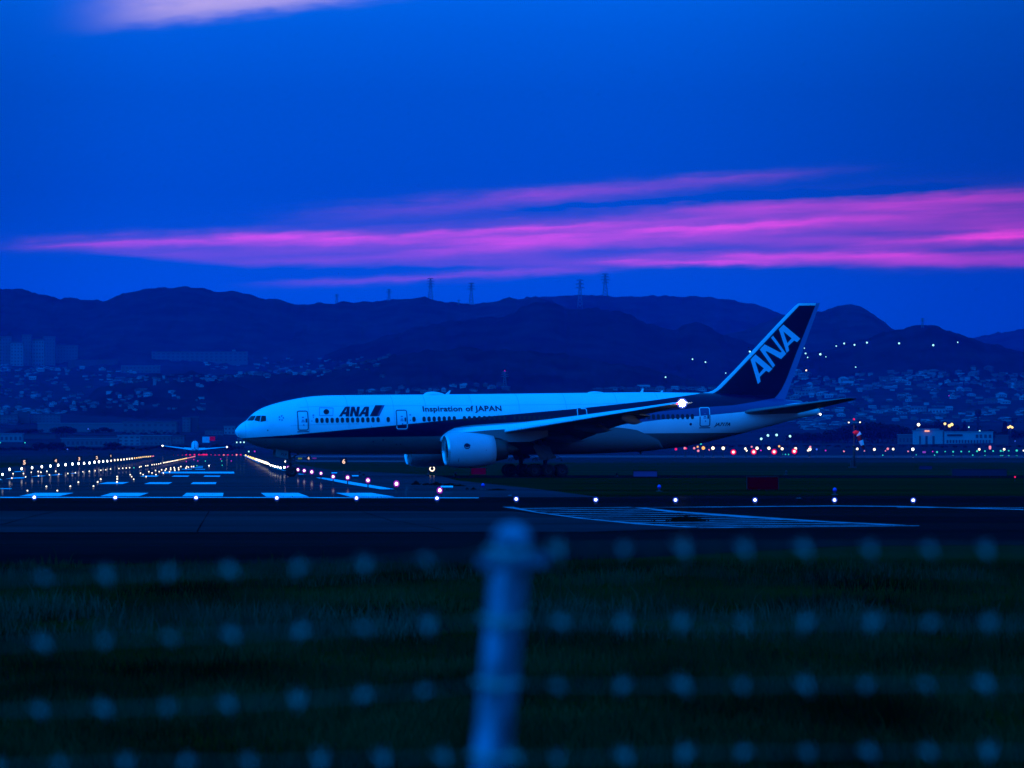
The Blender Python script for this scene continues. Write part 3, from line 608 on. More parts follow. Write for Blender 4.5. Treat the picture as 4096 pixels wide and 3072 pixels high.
def wst(sg):
    st = []
    for yv, ch, tk in ((2.2, 14.6, .12), (3.1, 14.0, .12), (6.2, 11.9, .115), (9.6, 9.9, .105), (14, 8.0, .10), (20, 5.6, .10), (25.5, 3.75, .095), (29.2, 2.5, .09), (30.2, 1.9, .08), (30.45, 1.2, .05)):
        if yv < 9.6: k_ = (yv - 3.1) / 6.5; xl = xroot + (xr - xroot) * k_; z = zroot + (zr - zroot) * k_
        else: k_ = (yv - 9.6) / 20.6; xl = xr + (xt - xr) * k_; z = zr + (zt_tip - zr) * (k_ * .93 + .07 * k_ * k_)
        if yv > 30.3: xl += .55
        if yv < 3: xl += 1.2
        st.append((sg * yv, xl, ch, z, tk))
    return st
WL = wst(-1)
wing_port = wing(WL, [M['wing'], M['slat']], .035, matf=lambda x, up: 1 if x < .13 else 0)
wing_star = wing(wst(1), [M['wing'], M['slat']], .035, matf=lambda x, up: 1 if x < .13 else 0)
def wing_at(y, frac):
    y = abs(y); ys = [-s_[0] for s_ in WL]; g = lambda i: float(np.interp(y, ys, [s_[i] for s_ in WL])); return g(1) + frac * g(2), g(3), g(2)
for sg, par in ((-1, wing_port), (1, wing_star)):
    for (ya, yb, drop) in ((3.6, 8.9, .17), (10.3, 21.5, .12)):
        xa_, za_, ca_ = wing_at(ya, .80); xb_, zb_2, cb_ = wing_at(yb, .80)
        b = MB(); vs = []; P = foil(9)
        for yv, x, z, c in ((ya, xa_, za_, ca_ * .235), (yb, xb_, zb_2, cb_ * .235)):
            for q, yy_, cm in P: vs.append((x + q * c, sg * yv, z - .012 * c * 4 + yy_ * .12 * c - q * c * drop * 1.25 + cm * c))
        K = len(P); b.add(vs, [(j, j + 1, K + j + 1, K + j) for j in range(K - 1)] + [tuple(range(K)), tuple(K + j for j in range(K))], 0); b.build('flap', M['wing'], par)
    for yv, px, py in ((21.0, 2569, 1690), (13.5, 2450, 1722), (7.0, 2338, 1766)):
        xe, ze = side(px, py, -yv); x0, z0, ch = wing_at(yv, .5); L_ = xe - x0; b = MB(); n = 14; vs = []; rr = .42 if yv < 20 else .36
        for i in range(n + 1):
            t = i / n; r = rr * (math.sin(math.pi * min(1, t * 1.0 + .04)) ** .55 if t < 1 else 0) * (1 if t < .5 else (1 - ((t - .5) / .5) ** 2.2) ** .6) + .004
            zc_ = z0 - .35 + (ze - z0 + .35) * t ** 1.3
            for j in range(12): a_ = 2 * math.pi * j / 12; vs.append((x0 + L_ * t, sg * yv + r * .8 * math.cos(a_), zc_ + r * 1.25 * math.sin(a_) * (1 if math.sin(a_) < 0 else 1.0)))
        b.add(vs, [(i * 12 + j, i * 12 + (j + 1) % 12, (i + 1) * 12 + (j + 1) % 12, (i + 1) * 12 + j) for i in range(n) for j in range(12)], 0, True); b.build('flap_fairing', M['grey'], par)
# wing tip lamps
xs1, zs1 = side(2728, 1613, -30.3)
b = MB(); b.ball((xs1, -30.35, zs1), .33, 0, 14); b.build('strobe_light', emit('strobe', (.68, .82, 1), 260, True), wing_port)
b = MB(); b.ball((xs1, -30.35, zs1), .52, 0, 14); b.build('strobe_halo', shell('strobe_halo_tint', (.12, .2, 1), 1.2, .45), wing_port)  # added glowing shell imitating the glare round the strobe
x_, z_ = side(2709, 1615, -30.3); b = MB(); b.ball((x_, -30.3, z_), .11, 0, 10); b.build('navigation_light', emit('nav_red', (1, .05, .12), 3), wing_port)
x_, z_ = side(2802, 1612.5, 29.0); b = MB(); b.ball((x_, 30.3, z_), .06, 0, 8); b.build('navigation_light', emit('nav_tip', (1, .8, .8), 3), wing_star)
# engines
def engine(sg):
    par = plane; x0, zc_ = side(1780, 1802, -9.6); o = (x0, sg * 9.6, zc_)
    e = empty('engine'); e.parent = par
    b = MB(); b.lathe([(.22, 1.585), (.5, 1.68), (1.0, 1.77), (1.7, 1.815), (2.6, 1.81), (3.4, 1.74), (4.3, 1.60), (5.05, 1.45), (5.05, 1.36), (4.2, 1.32)], o, n=56, shear=.035); b.build('cowl', M['cowl'], e)
    b = MB(); b.lathe([(1.68, 1.817), (1.72, 1.8175)], o, n=56, shear=.035); b.lathe([(3.38, 1.746), (3.42, 1.742)], o, n=56, shear=.035); b.build('cowl_seam', M['seam'], e)
    b = MB(); b.lathe([(.45, 1.36), (.12, 1.37), (.02, 1.42), (-.02, 1.47), (.03, 1.52), (.22, 1.587)], o, n=56, shear=.035); b.build('inlet_lip', M['lip'], e)
    b = MB(); b.lathe([(.45, 1.36), (1.3, 1.42)], o, n=40, m=0); b.lathe([(1.3, 1.42), (1.32, .3)], o, n=40); b.lathe([(.75, .02), (.9, .16), (1.3, .34)], o, n=20)
    for i in range(22):
        a_ = 2 * math.pi * i / 22; R = Matrix.Translation(o) @ Matrix.Rotation(a_, 4, 'X'); b.add([R @ Vector(p) for p in ((1.05, -.09, .32), (1.25, .09, .32), (1.28, .2, 1.40), (1.0, -.12, 1.40))], [(0, 1, 2, 3)])
    b.build('fan', M['dark'], e)
    b = MB(); b.lathe([(4.3, 1.22), (5.2, 1.19), (6.1, 1.02), (6.45, .93), (6.45, .8)], o, n=36); b.build('core_nozzle', M['core'], e)
    b = MB(); b.lathe([(6.2, .62), (6.8, .5), (7.5, .2), (7.7, .02)], o, n=24); b.build('exhaust_plug', M['core'], e)
    poly = [side(px, py, -9.6) for px, py in ((1850, 1730), (1900, 1726), (1950, 1721), (2012, 1717), (2190, 1716), (2190, 1744), (2120, 1767), (2030, 1768), (2000, 1754), (1960, 1748), (1900, 1742))]
    b = MB(); n = len(poly); y0 = sg * 9.6; wd = .24
    vs = [(x, y0 - wd, z) for x, z in poly] + [(x, y0 + wd, z) for x, z in poly]
    b.add(vs, [tuple(range(n)), tuple(range(2 * n - 1, n - 1, -1))] + [(i, n + i, n + (i + 1) % n, (i + 1) % n) for i in range(n)]); b.build('pylon', M['fairing'], e)
    if sg < 0:
        nacr = lambda x: float(np.interp(x, [.22, .5, 1, 1.7, 2.6, 3.4, 4.3, 5.05], [1.585, 1.68, 1.77, 1.815, 1.81, 1.74, 1.60, 1.45]))
        def nac(px, py):
            x, z = side(px, py, -9.6 - 1.8); r = nacr(x - x0) + .015; dz_ = z - zc_; return Vector((x, -9.6 - math.sqrt(max(0.01, r * r - dz_ * dz_)), z))
        c2 = lambda pts: [(1620 + x / 5.027, 1700 + y / 5.027) for x, y in pts]
        ring = [(1250 + 62 * math.cos(a_), 425 + 58 * math.sin(a_)) for a_ in np.linspace(0, 2 * math.pi, 28, endpoint=False)]
        cres = [(1203, 437), (1215, 432), (1228, 444), (1250, 450), (1275, 444), (1288, 430), (1296, 436), (1280, 456), (1250, 464), (1222, 456)]
        decal('round_emblem', [(c2(ring), [c2(cres)], 0), (c2([(1296, 388), (1325, 402), (1308, 422)]), [], 0)], nac, [M['letter']], e, 5)
        decal('cowl_marks', [(c2([(1082, 740), (1092, 665), (1098, 668), (1090, 760)]), [], 0), (c2([(1632, 500), (1650, 500), (1650, 513), (1632, 513)]), [], 0)], nac, [M['line']], e, 5)
engine(-1); engine(1)
# fin: leading edge, blue panel, rudder
ft = lambda pts: [side(2800 + x / 3.016, 1200 + y / 3.016, 0) for x, y in pts]
LEp = ft([(40, 1118), (100, 1113), (160, 1090), (200, 1062), (270, 990), (400, 860), (650, 592), (1000, 217), (1150, 68), (1188, 40)])
DFp = ft([(60, 1126), (165, 1122), (215, 1092), (262, 1055), (330, 985), (420, 890), (650, 650), (1000, 273), (1195, 68), (1200, 40)])
DEp = ft([(890, 1190), (930, 1150), (980, 1080), (1040, 960), (1160, 640), (1390, 67), (1398, 40)])
TEp = ft([(1020, 1225), (1030, 1190), (1180, 780), (1436, 66), (1446, 44)])
byz = lambda pts, z: float(np.interp(z, [p[1] for p in pts], [p[0] for p in pts]))
ztop = LEp[-1][1]; zband = ft([(1300, 68)])[0][1]; zbase = LEp[0][1] - 1.3
zs_ = list(np.linspace(zbase, LEp[0][1], 5)) + list(np.linspace(LEp[0][1], LEp[3][1], 14))[1:] + list(np.linspace(LEp[3][1], zband, 16))[1:] + [zband + .01, ztop]
fin = empty('tail_fin'); fin.parent = plane; fin.name = 'tail_fin'
def fin_row(z):
    le, te = byz(LEp, z), byz(TEp, z); df, de = max(byz(DFp, z), le + .02), min(byz(DEp, z), te - .02)
    return le, min(df, de - .05), de, te
def fin_half(le, te, x, z):
    t = max(0, min(1, (x - le) / (te - le))); k_ = (z - zbase) / (ztop - zbase); return (.5 - .30 * k_) * (2.6 * (math.sqrt(t) * .5 - t * .5) + .0) + .012
bf, br_ = MB(), MB()
for sg in (-1, 1):
    grid = []
    for z in zs_:
        le, df, de, te = fin_row(z); cols = [le + (df - le) * (q / 4) ** 1.6 for q in range(4)] + [df + (de - df) * q / 8 for q in range(8)] + [de]
        grid.append([(x, sg * fin_half(le, te, x, z), z) for x in cols] + [(le, te, de, z)])
    K = 13; vs = [p for r in grid for p in r[:K]]
    for i in range(len(zs_) - 1):
        for j in range(K - 1):
            m_ = 0 if (j < 4 or zs_[i] > zband) else 1
            q = (i * K + j, i * K + j + 1, (i + 1) * K + j + 1, (i + 1) * K + j); o_ = len(bf.v)
            bf.f.append(tuple(o_ + t for t in (q if sg < 0 else q[::-1]))); bf.m.append(m_); bf.s.append(True)
    bf.v += vs
    vs = []
    for r in grid:
        le, te, de, z = r[K]
        for q in range(4): x = de + .015 + (te - de - .015) * q / 3; vs.append((x, sg * fin_half(le, te, x, z), z))
    br_.add(vs, [(i * 4 + j, i * 4 + j + 1, (i + 1) * 4 + j + 1, (i + 1) * 4 + j) for i in range(len(zs_) - 1) for j in range(3)], 0, True)
bf.build('fin_panel', [M['slat'], M['navy']], fin); rudder_m = mat('rudder_paint', (.09, .14, .30), .4, .3); br_.build('rudder', rudder_m, fin)
b = MB(); le, df, de, te = fin_row(ztop); b.add([(le, 0, ztop)] + [(le + (te - le) * q / 8, -fin_half(le, te, le + (te - le) * q / 8, ztop), ztop + .005) for q in range(9)] + [(le + (te - le) * q / 8, fin_half(le, te, le + (te - le) * q / 8, ztop), ztop + .005) for q in range(8, -1, -1)], [tuple(range(1, 19))]); b.build('fin_cap', M['slat'], fin)
tl = lambda pts: [(2800 + x / 3.016, 1200 + y / 3.016) for x, y in pts]
def on_fin(px, py):
    x, z = side(px, py, -.15); le, df, de, te = fin_row(z); return Vector((x, -fin_half(le, te, x, z) - .02, z))
fa = [(tl([(610, 718), (670, 656), (876, 830), (833, 873), (797, 853), (722, 927), (731, 985), (698, 1014)]), [tl([(664, 738), (770, 824), (713, 890)])], 0),
      (tl([(722, 598), (780, 535), (960, 628), (982, 632), (984, 620), (857, 455), (883, 430), (1042, 648), (980, 713), (815, 622), (796, 617), (795, 628), (908, 787), (880, 818)]), [], 0),
      (tl([(952, 353), (1008, 296), (1213, 467), (1175, 508), (1138, 490), (1066, 555), (1077, 610), (1047, 638)]), [tl([(1006, 378), (1106, 462), (1056, 520)])], 0)]
decal('tail_lettering', fa, on_fin, [M['letterw']], fin, 12)
# tailplane
xt2, zt2 = side(3386, 1593, -10.6); xr2, zr2 = side(2962, 1651, -1.7)
for sg in (-1, 1):
    st = [(sg * y, xr2 + (xt2 - xr2) * k_, c, zr2 + (zt2 - zr2) * k_, tk) for y, k_, c, tk in ((.6, -.12, 7.4, .10), (1.7, 0, 6.9, .10), (5, .37, 5.0, .095), (9, .82, 2.7, .09), (10.2, .95, 1.7, .07), (10.6, 1.0, .7, .05))]
    wing(st, [M['fairing']], 0, name='tailplane')
# tail cone outlet and tail lamp
ap = [side(px, py, 0) for px, py in ((3250, 1640), (3256, 1633), (3264, 1628), (3277, 1619), (3277, 1653), (3262, 1651), (3253, 1647))]
b = MB(); n = len(ap); vs = [(x, -.36 + .12 * max(0, x - ap[0][0]) / 1, z) for x, z in ap] + [(x, .3, z) for x, z in ap]
b.add(vs, [tuple(range(n)), tuple(range(2 * n - 1, n - 1, -1))] + [(i, n + i, n + (i + 1) % n, (i + 1) % n) for i in range(n)]); b.build('exhaust_outlet', M['dark'], plane)
x_, z_ = side(3280, 1657, 0); b = MB(); b.ball((x_, -.1, z_), .12, 0, 10); b.build('tail_light', emit('tail_white', (1, .9, .85), 4), plane)
x_, z_ = side(3275, 1619, 0); b = MB(); b.ball((x_, -.3, z_), .05, 0, 8); b.build('tail_light', emit('tail_small', (1, .8, .7), 3), plane)
# landing gear
def wheel(x, y, r, w, par, side_=-1):
    b = MB(); g = gz(x) + r
    b.lathe([(-w / 2, r * .52, 1), (-w / 2, r * .56, 0), (-w / 2 * .98, r * .72, 0), (-w / 2 * .8, r * .93, 0), (-w * .2, r, 0), (w * .2, r, 0), (w / 2 * .8, r * .93, 0), (w / 2 * .98, r * .72, 0), (w / 2, r * .52, 0)], (x, y, g), 'y', 30)
    b.lathe([(-w / 2 + .02, r * .5, 1), (-w / 2 + .07, r * .44, 1), (-w / 2 + .12, r * .28, 0), (-w / 2 + .02, r * .12, 1), (-w / 2, .01, 1)], (x, y, g), 'y', 24)
    b.lathe([(w / 2 - .02, r * .5, 1), (w / 2 - .1, r * .2, 1), (w / 2 - .1, .01, 1)], (x, y, g), 'y', 20)
    b.build('wheel', [M['rubber'], M['rim']], par)
xg, zg = side(1166.5, 1887, -.3); gr = .545
b = MB(); b.tube([(xg, 0, gz(xg) + gr), (xg - .12, 0, 1.9), (xg - .22, 0, zb(xg) + .3)], [.11, .14, .17], 12); b.tube([(xg, -.4, gz(xg) + gr), (xg, .4, gz(xg) + gr)], .09, 10)
b.tube([(xg + .05, 0, 1.25), (xg + .75, 0, 1.0), (xg + .28, 0, gz(xg) + .62)], .055, 8); b.tube([(xg - .15, 0, 1.75), (xg + .55, 0, 2.1), (xg + 1.1, 0, zb(xg + 1.1) + .2)], .05, 8)
b.box((xg - .5, -.3, 1.35), (xg + .1, .3, 1.75)); b.box((xg + .3, -.12, 1.6), (xg + .42, .12, 2.1)); b.tube([(xg - .2, -.2, 1.5), (xg - .2, -.2, 2.3)], .04, 6)
ng = b.build('nose_gear', M['strut'], plane)
wheel(xg, -.33, gr, .4, ng); wheel(xg, .33, gr, .4, ng)
for yl in (-.28, .28):
    b = MB(); b.lathe([(0, .13), (.12, .11), (.2, .03)], (xg - .62, yl, 1.56), n=14); b.build('taxi_light', M['lip'], ng)
b = MB(); b.ball((xg - .64, -.28, 1.5), .09, 0, 8); b.build('taxi_light_lens', emit('taxi_lens', (1, .85, .7), 2.5), ng)
for sg in (-1, 1):
    pts = [side(920 + x / 4.6075, 1560 + y / 4.6075, -.75) for x, y in ((845, 1090), (1080, 1120), (1075, 1150), (1068, 1255), (1030, 1262), (835, 1222))]
    b = MB(); n = len(pts); vs = [(x, sg * .75 - .02, z) for x, z in pts] + [(x, sg * .75 + .02, z) for x, z in pts]
    b.add(vs, [tuple(range(n)), tuple(range(2 * n - 1, n - 1, -1))] + [(i, n + i, n + (i + 1) % n, (i + 1) % n) for i in range(n)]); nd = b.build('gear_door', M['grey'], ng)
vs, fs = text2d('717', 1.0, .35, .03); tx1 = max(v_[0] for v_ in vs); A0 = side(920 + 925 / 4.6075, 1560 + 1200 / 4.6075, -.78); A1 = side(920 + 1050 / 4.6075, 1560 + 1200 / 4.6075, -.78); k_ = (A1[0] - A0[0]) / tx1
b = MB(); b.add([(A0[0] + x * k_, -.78, A0[1] + y * .28 / .7 * .95 - .09 * x) for x, y in vs], fs); b.build('number_lettering', M['letter'], ng)
mr = .665
for sg in (-1, 1):
    yc = sg * 5.5; xm, _ = side(2193, 1885, -6.2)
    b = MB(); zg_ = gz(xm) + mr
    b.tube([(xm - 1.5, yc, gz(xm - 1.5) + mr), (xm + 1.5, yc, gz(xm + 1.5) + mr)], .17, 10)
    for ax in (-1.45, 0, 1.45): b.tube([(xm + ax, yc - .7, gz(xm + ax) + mr), (xm + ax, yc + .7, gz(xm + ax) + mr)], .1, 8)
    b.tube([(xm - .1, yc, zg_), (xm - .25, yc, 2.6), (xm - .4, yc + sg * .2, 4.0)], [.2, .24, .26], 14)
    b.tube([(xm - .3, yc, 2.2), (xm - .6, yc - sg * 2.2, 3.4)], .09, 8); b.tube([(xm - .2, yc, 1.9), (xm - 2.0, yc - sg * .6, 3.6)], .09, 8)
    b.tube([(xm + .1, yc, 1.4), (xm + .75, yc, 1.55), (xm + .2, yc, 2.2)], .06, 8)
    for ax in (-1.45, 0, 1.45):                        # brake lines arching over the wheels
        b.tube([(xm + ax * .25, yc - .35, 1.45), (xm + ax * .7, yc - .4, 1.62 + .05 * ax), (xm + ax * 1.02, yc - .4, 1.45), (xm + ax * 1.08, yc - .4, 1.15)], .03, 6)
        b.tube([(xm + ax * .5 + .2, yc - .3, 1.3), (xm + ax * .85 + .1, yc - .35, 1.42), (xm + ax + .1, yc - .35, 1.1)], .028, 6)
    mg = b.build('main_gear', M['strut'], plane)
    for ax in (-1.45, 0, 1.45):
        for dyy in (-.72, .72): wheel(xm + ax, yc + dyy, mr, .5, mg)
    pts = [side(1980 + x / 6.506, 1740 + y / 6.506, -5.9) for x, y in ((1030, 225), (1420, 290), (1470, 440), (1590, 560), (1585, 612), (1190, 662), (1130, 540), (985, 320))]
    b = MB(); n = len(pts); yo = sg * 5.95; vs = [(x, yo - .03 - .12 * (z - 2.5) * sg * -1, z) for x, z in pts] + [(x, yo + .03 - .12 * (z - 2.5) * sg * -1, z) for x, z in pts]
    b.add(vs, [tuple(range(n)), tuple(range(2 * n - 1, n - 1, -1))] + [(i, n + i, n + (i + 1) % n, (i + 1) % n) for i in range(n)]); b.build('gear_door', M['grey'], mg)
# ------------------------------------------------------------------ surface look-up: where a line of sight meets the land
from mathutils.bvhtree import BVHTree
bv, bfc = [], []
for o in list(C.objects):
    if o.type == 'MESH' and (o.name.split('.')[0] in ('ground', 'far_hill', 'ridge_hill', 'cone_hill', 'middle_hill', 'east_hill', 'foot_hill', 'knoll')):
        off = len(bv); bv += [v_.co.copy() for v_ in o.data.vertices]; bfc += [tuple(i + off for i in p.vertices) for p in o.data.polygons]
BV = BVHTree.FromPolygons(bv, bfc)
def land(px, py):
    d = U(px, py, 1000) - Vector((0, 0, EYE)); d.normalize(); h = BV.ray_cast(Vector((0, 0, EYE)) + d * 60, d, 20000); return h[0]
def land_z(x, y):
    h = BV.ray_cast(Vector((x, y, 2000)), Vector((0, 0, -1)), 4000); return h[0].z if h[0] else 0.0
ORD = 'first second third fourth fifth sixth seventh eighth ninth tenth eleventh twelfth'.split()
# ------------------------------------------------------------------ houses on the slopes
wallm = [mat('pale_wall', (.17, .17, .17), 1, 0), mat('grey_wall', (.10, .10, .10), 1, 0), mat('white_wall', (.27, .27, .27), 1, 0), mat('dull_wall', (.06, .06, .06), 1, 0)]
roofm = [mat('dark_roof', (.03, .03, .033), 1, 0), mat('slate_roof', (.075, .075, .08), 1, 0), mat('light_roof', (.17, .17, .18), 1, 0), mat('dull_roof', (.05, .05, .055), 1, 0)]
winm = mat('dark_window', (.05, .052, .06), .6, .1)
def house_mesh(kind, wm, rm):
    b = MB(); b.box((-.5, -.5, -.5), (.5, .5, .62))
    if kind == 0: b.add([(-.56, -.58, .6), (.56, -.58, .6), (.56, .58, .6), (-.56, .58, .6), (-.56, 0, 1), (.56, 0, 1)], [(0, 1, 5, 4), (2, 3, 4, 5), (0, 4, 3), (1, 2, 5), (3, 2, 1, 0)], 1)
    elif kind == 1: b.add([(-.58, -.56, .6), (.58, -.56, .6), (.58, .56, .6), (-.58, .56, .6), (0, -.56, 1), (0, .56, 1)], [(0, 4, 5, 3), (1, 2, 5, 4), (0, 1, 4), (2, 3, 5), (3, 2, 1, 0)], 1)
    elif kind == 2: b.add([(-.58, -.58, .6), (.58, -.58, .6), (.58, .58, .6), (-.58, .58, .6), (-.2, 0, 1), (.2, 0, 1)], [(0, 1, 5, 4), (2, 3, 4, 5), (0, 4, 3), (1, 2, 5), (3, 2, 1, 0)], 1)
    else: b.box((-.53, -.53, .62), (.53, .53, .72), 1); b.box((-.15, -.2, .72), (.25, .2, .95), 0)
    for i in (-.3, 0, .3): b.add([(i - .09, -.503, .2), (i + .09, -.503, .2), (i + .09, -.503, .45), (i - .09, -.503, .45)], [(0, 1, 2, 3)], 2)
    o = b.build('house', [wm, rm, winm]); me = o.data; bpy.data.objects.remove(o); return me
HM = [house_mesh(k_ % 4, wallm[(k_ * 3 + k_ // 4) % 4], roofm[(k_ + k_ // 3) % 4]) for k_ in range(12)]
roofw = ('gabled', 'end-gabled', 'hipped', 'flat-roofed')
def house(px, py, wpx, hpx, where, group, k_=None):
    p = land(px, py)
    if p is None or p.y > 9000: return
    k_ = random.randrange(12) if k_ is None else k_
    o = bpy.data.objects.new('house', HM[k_]); C.objects.link(o); s = p.y / F
    o.location = (p.x, p.y, p.z); o.scale = (wpx * s, wpx * s * random.uniform(.6, 1), hpx * s * 1.15); o.rotation_euler = (0, 0, random.uniform(-.5, .5))
    tone = ('pale', 'grey', 'white', 'dull')[(k_ * 3 + k_ // 4) % 4]
    tag(o, f'small {tone} {roofw[k_ % 4]} house among the others {where}', 'house', group)
def scatter(n, x0, x1, yf0, yf1, w, h, where, group, dens=None):
    done = 0; tries = 0
    while done < n and tries < n * 20:
        tries += 1; px = random.uniform(x0, x1); y0, y1 = yf0(px), yf1(px); py = random.uniform(y0, y1)
        if noise.noise((px / 120, py / 40, n)) < -.22: continue
        house(px, py, random.uniform(*w), random.uniform(*h), where, group); done += 1
K_ = lambda v_: (lambda px: v_)
scatter(122, 3140, 4110, lambda p: 1500 + 22 * math.sin(p / 130), K_(1650), (16, 42), (9, 19), 'on the slope right of the tail fin', 'houses on the right hillside')
scatter(22, 3120, 4100, K_(1650), K_(1690), (22, 50), (8, 15), 'at the foot of the right hillside', 'houses below the right hillside')
scatter(20, 3560, 4100, lambda p: 1490, K_(1520), (12, 26), (7, 13), 'along the top street of the right hillside', 'houses on the right hillside')
scatter(58, -10, 620, lambda p: 1560, lambda p: 1650, (10, 28), (6, 12), 'on the left slope below the apartment blocks', 'houses on the left slope')
scatter(24, 0, 560, lambda p: 1475, lambda p: 1550, (10, 30), (7, 13), 'on the upper left slope beside the apartment blocks', 'houses on the upper left slope')
scatter(14, -10, 160, lambda p: 1650, lambda p: 1700, (16, 34), (8, 14), 'at the far left edge above the warehouses', 'houses at the far left')
for i in range(44):                                    # terrace climbing along the edge of the wooded foothill
    t = i / 43; px = 800 + 745 * t + random.uniform(-14, 14); py = interp(px, [800, 868, 1013, 1230, 1374, 1483, 1548], [1541, 1508, 1494, 1488, 1468, 1441, 1421]) + random.uniform(-2, 12)
    house(px, py, random.uniform(14, 32), random.uniform(6, 11), 'on the terrace along the foothill ridge', 'houses on the foothill terrace')
for i in range(26):
    px = 1440 + 590 * i / 25 + random.uniform(-10, 10); house(px, 1574 - random.uniform(0, 22) - max(0, (px - 1600) / 30), random.uniform(14, 34), random.uniform(8, 15), 'just above the roof of the airliner', 'houses above the airliner')
for i in range(16):
    px = 2390 + 460 * i / 15 + random.uniform(-10, 10); house(px, 1568 - random.uniform(0, 18), random.uniform(20, 50), random.uniform(8, 18), 'on the far slope before the tail fin', 'houses before the tail fin')
def mass(n, boxes, label, cat_):
    b = MB()
    for _ in range(n):
        x0, x1, y0, y1, w0, w1, h0, h1 = random.choice(boxes); px, py = random.uniform(x0, x1), random.uniform(y0, y1)
        p = land(px, py)
        if p is None or p.y > 9000 or noise.noise((px / 70, py / 24, 2)) < -.12: continue
        s_ = p.y / F; w, h, d = random.uniform(w0, w1) * s_, random.uniform(h0, h1) * s_, random.uniform(5, 10); c_, q = math.cos(random.uniform(-.5, .5)), random.uniform(-.4, .4)
        Mx = Matrix.Translation(p) @ Matrix.Rotation(q, 4, 'Z'); m_ = random.choice((0, 0, 1, 1, 2, 3)); b.box((-w / 2, -d / 2, -3), (w / 2, d / 2, h * .7), m_, Mx)
        vs = [Mx @ Vector(v_) for v_ in ((-w * .54, -d * .55, h * .68), (w * .54, -d * .55, h * .68), (w * .54, d * .55, h * .68), (-w * .54, d * .55, h * .68), (-w * .5, 0, h), (w * .5, 0, h))]
        b.add(vs, [(0, 1, 5, 4), (2, 3, 4, 5), (0, 4, 3), (1, 2, 5)], 4 + random.randrange(4))
    return tag(b.build(cat_, wallm + roofm), label, 'houses', kind='stuff')
mass(560, [(3130, 4110, 1492, 1560, 10, 26, 5, 10), (3130, 4110, 1540, 1650, 14, 34, 6, 13), (3140, 4110, 1640, 1690, 14, 34, 6, 12), (3200, 3420, 1690, 1720, 16, 30, 6, 10)], 'dense hazy mass of small houses filling the right hillside town', 'distant_town')
mass(520, [(-10, 840, 1568, 1640, 8, 20, 4, 8), (-10, 640, 1480, 1556, 8, 20, 4, 8), (820, 1540, 1430, 1510, 8, 18, 3, 7), (-10, 240, 1640, 1660, 10, 22, 4, 8), (400, 900, 1500, 1530, 8, 16, 3, 6), (-10, 300, 1450, 1490, 8, 18, 4, 8)], 'faint hazy mass of small houses on the left slopes', 'distant_town')
# ------------------------------------------------------------------ larger buildings
def building(name, px0, px1, py0, py1, label, cat='building', wm=0, rm=0, storeys=0, bays=0, depth=.5, group=None, roof=True, ybase=None, Y=None):
    pc = land((px0 + px1) / 2, ybase or py1) if Y is None else U((px0 + px1) / 2, py1, Y)
    if pc is None: return None
    s = pc.y / F; w = (px1 - px0) * s; h = (py1 - py0) * s; e = empty(name, pc); tag(e, label, cat, group); d = max(8, w * depth)
    b = MB(); b.box((-w / 2, 0, -6), (w / 2, d, h)); b.build('wall', wallm[wm], e)
    if roof: b = MB(); b.box((-w / 2 - .4, -.4, h + .003), (w / 2 + .4, d + .4, h + max(.5, h * .07))); b.build('roof', roofm[rm], e)
    wp = None
    for r in range(storeys):
        for c in range(bays):
            x = -w / 2 + w * (c + .5) / bays; z = h * (r + .45) / storeys; ww, wh = w / bays * .5, h / storeys * .42
            if wp is None:
                b = MB(); b.box((-ww / 2, -.12, -wh / 2), (ww / 2, .05, wh / 2)); wp = b.build('window', winm, e); o = wp
            else: o = wp.copy(); C.objects.link(o); o.parent = e
            o.location = (x, 0, z)
    return e
for i, (a, c, y0, y1, wm, st, ba) in enumerate(((-15, 44, 1352, 1462, 1, 8, 5), (42, 92, 1373, 1464, 0, 7, 4), (88, 124, 1346, 1462, 1, 8, 3), (120, 176, 1362, 1464, 0, 7, 5), (172, 220, 1352, 1460, 1, 8, 4), (216, 310, 1384, 1448, 1, 5, 8))):
    building('apartment_block', a, c, y0, y1, ('leftmost tall grey apartment block cut by the photo edge', 'pale apartment block second from the left', 'narrow tall grey apartment block third from the left', 'wide pale apartment block fourth from the left', 'tall grey apartment block beside the low wide one', 'low wide grey apartment block ending the row')[i], 'apartment block', wm, 1, st, ba, .3, 'apartment blocks on the left hillside')
building('school_building', 606, 990, 1408, 1446, 'very long low pale building on the slope above the left town', 'building', 1, 1, 3, 20, .08)
building('stair_tower', 928, 942, 1400, 1446, 'slim pale tower at the right end of the long hillside building', 'tower', 0, 1, 0, 0, 1)
building('long_block', 484, 640, 1464, 1492, 'low pale block below the long hillside building', 'building', 1, 2, 2, 10, .2)
building('long_block', 272, 470, 1440, 1462, 'low dull block right of the apartment blocks', 'building', 3, 1, 2, 10, .2)
building('water_tower', 612, 624, 1524, 1542, 'small pale tower among the wooded knolls', 'tower', 0, 2, 0, 0, 1)
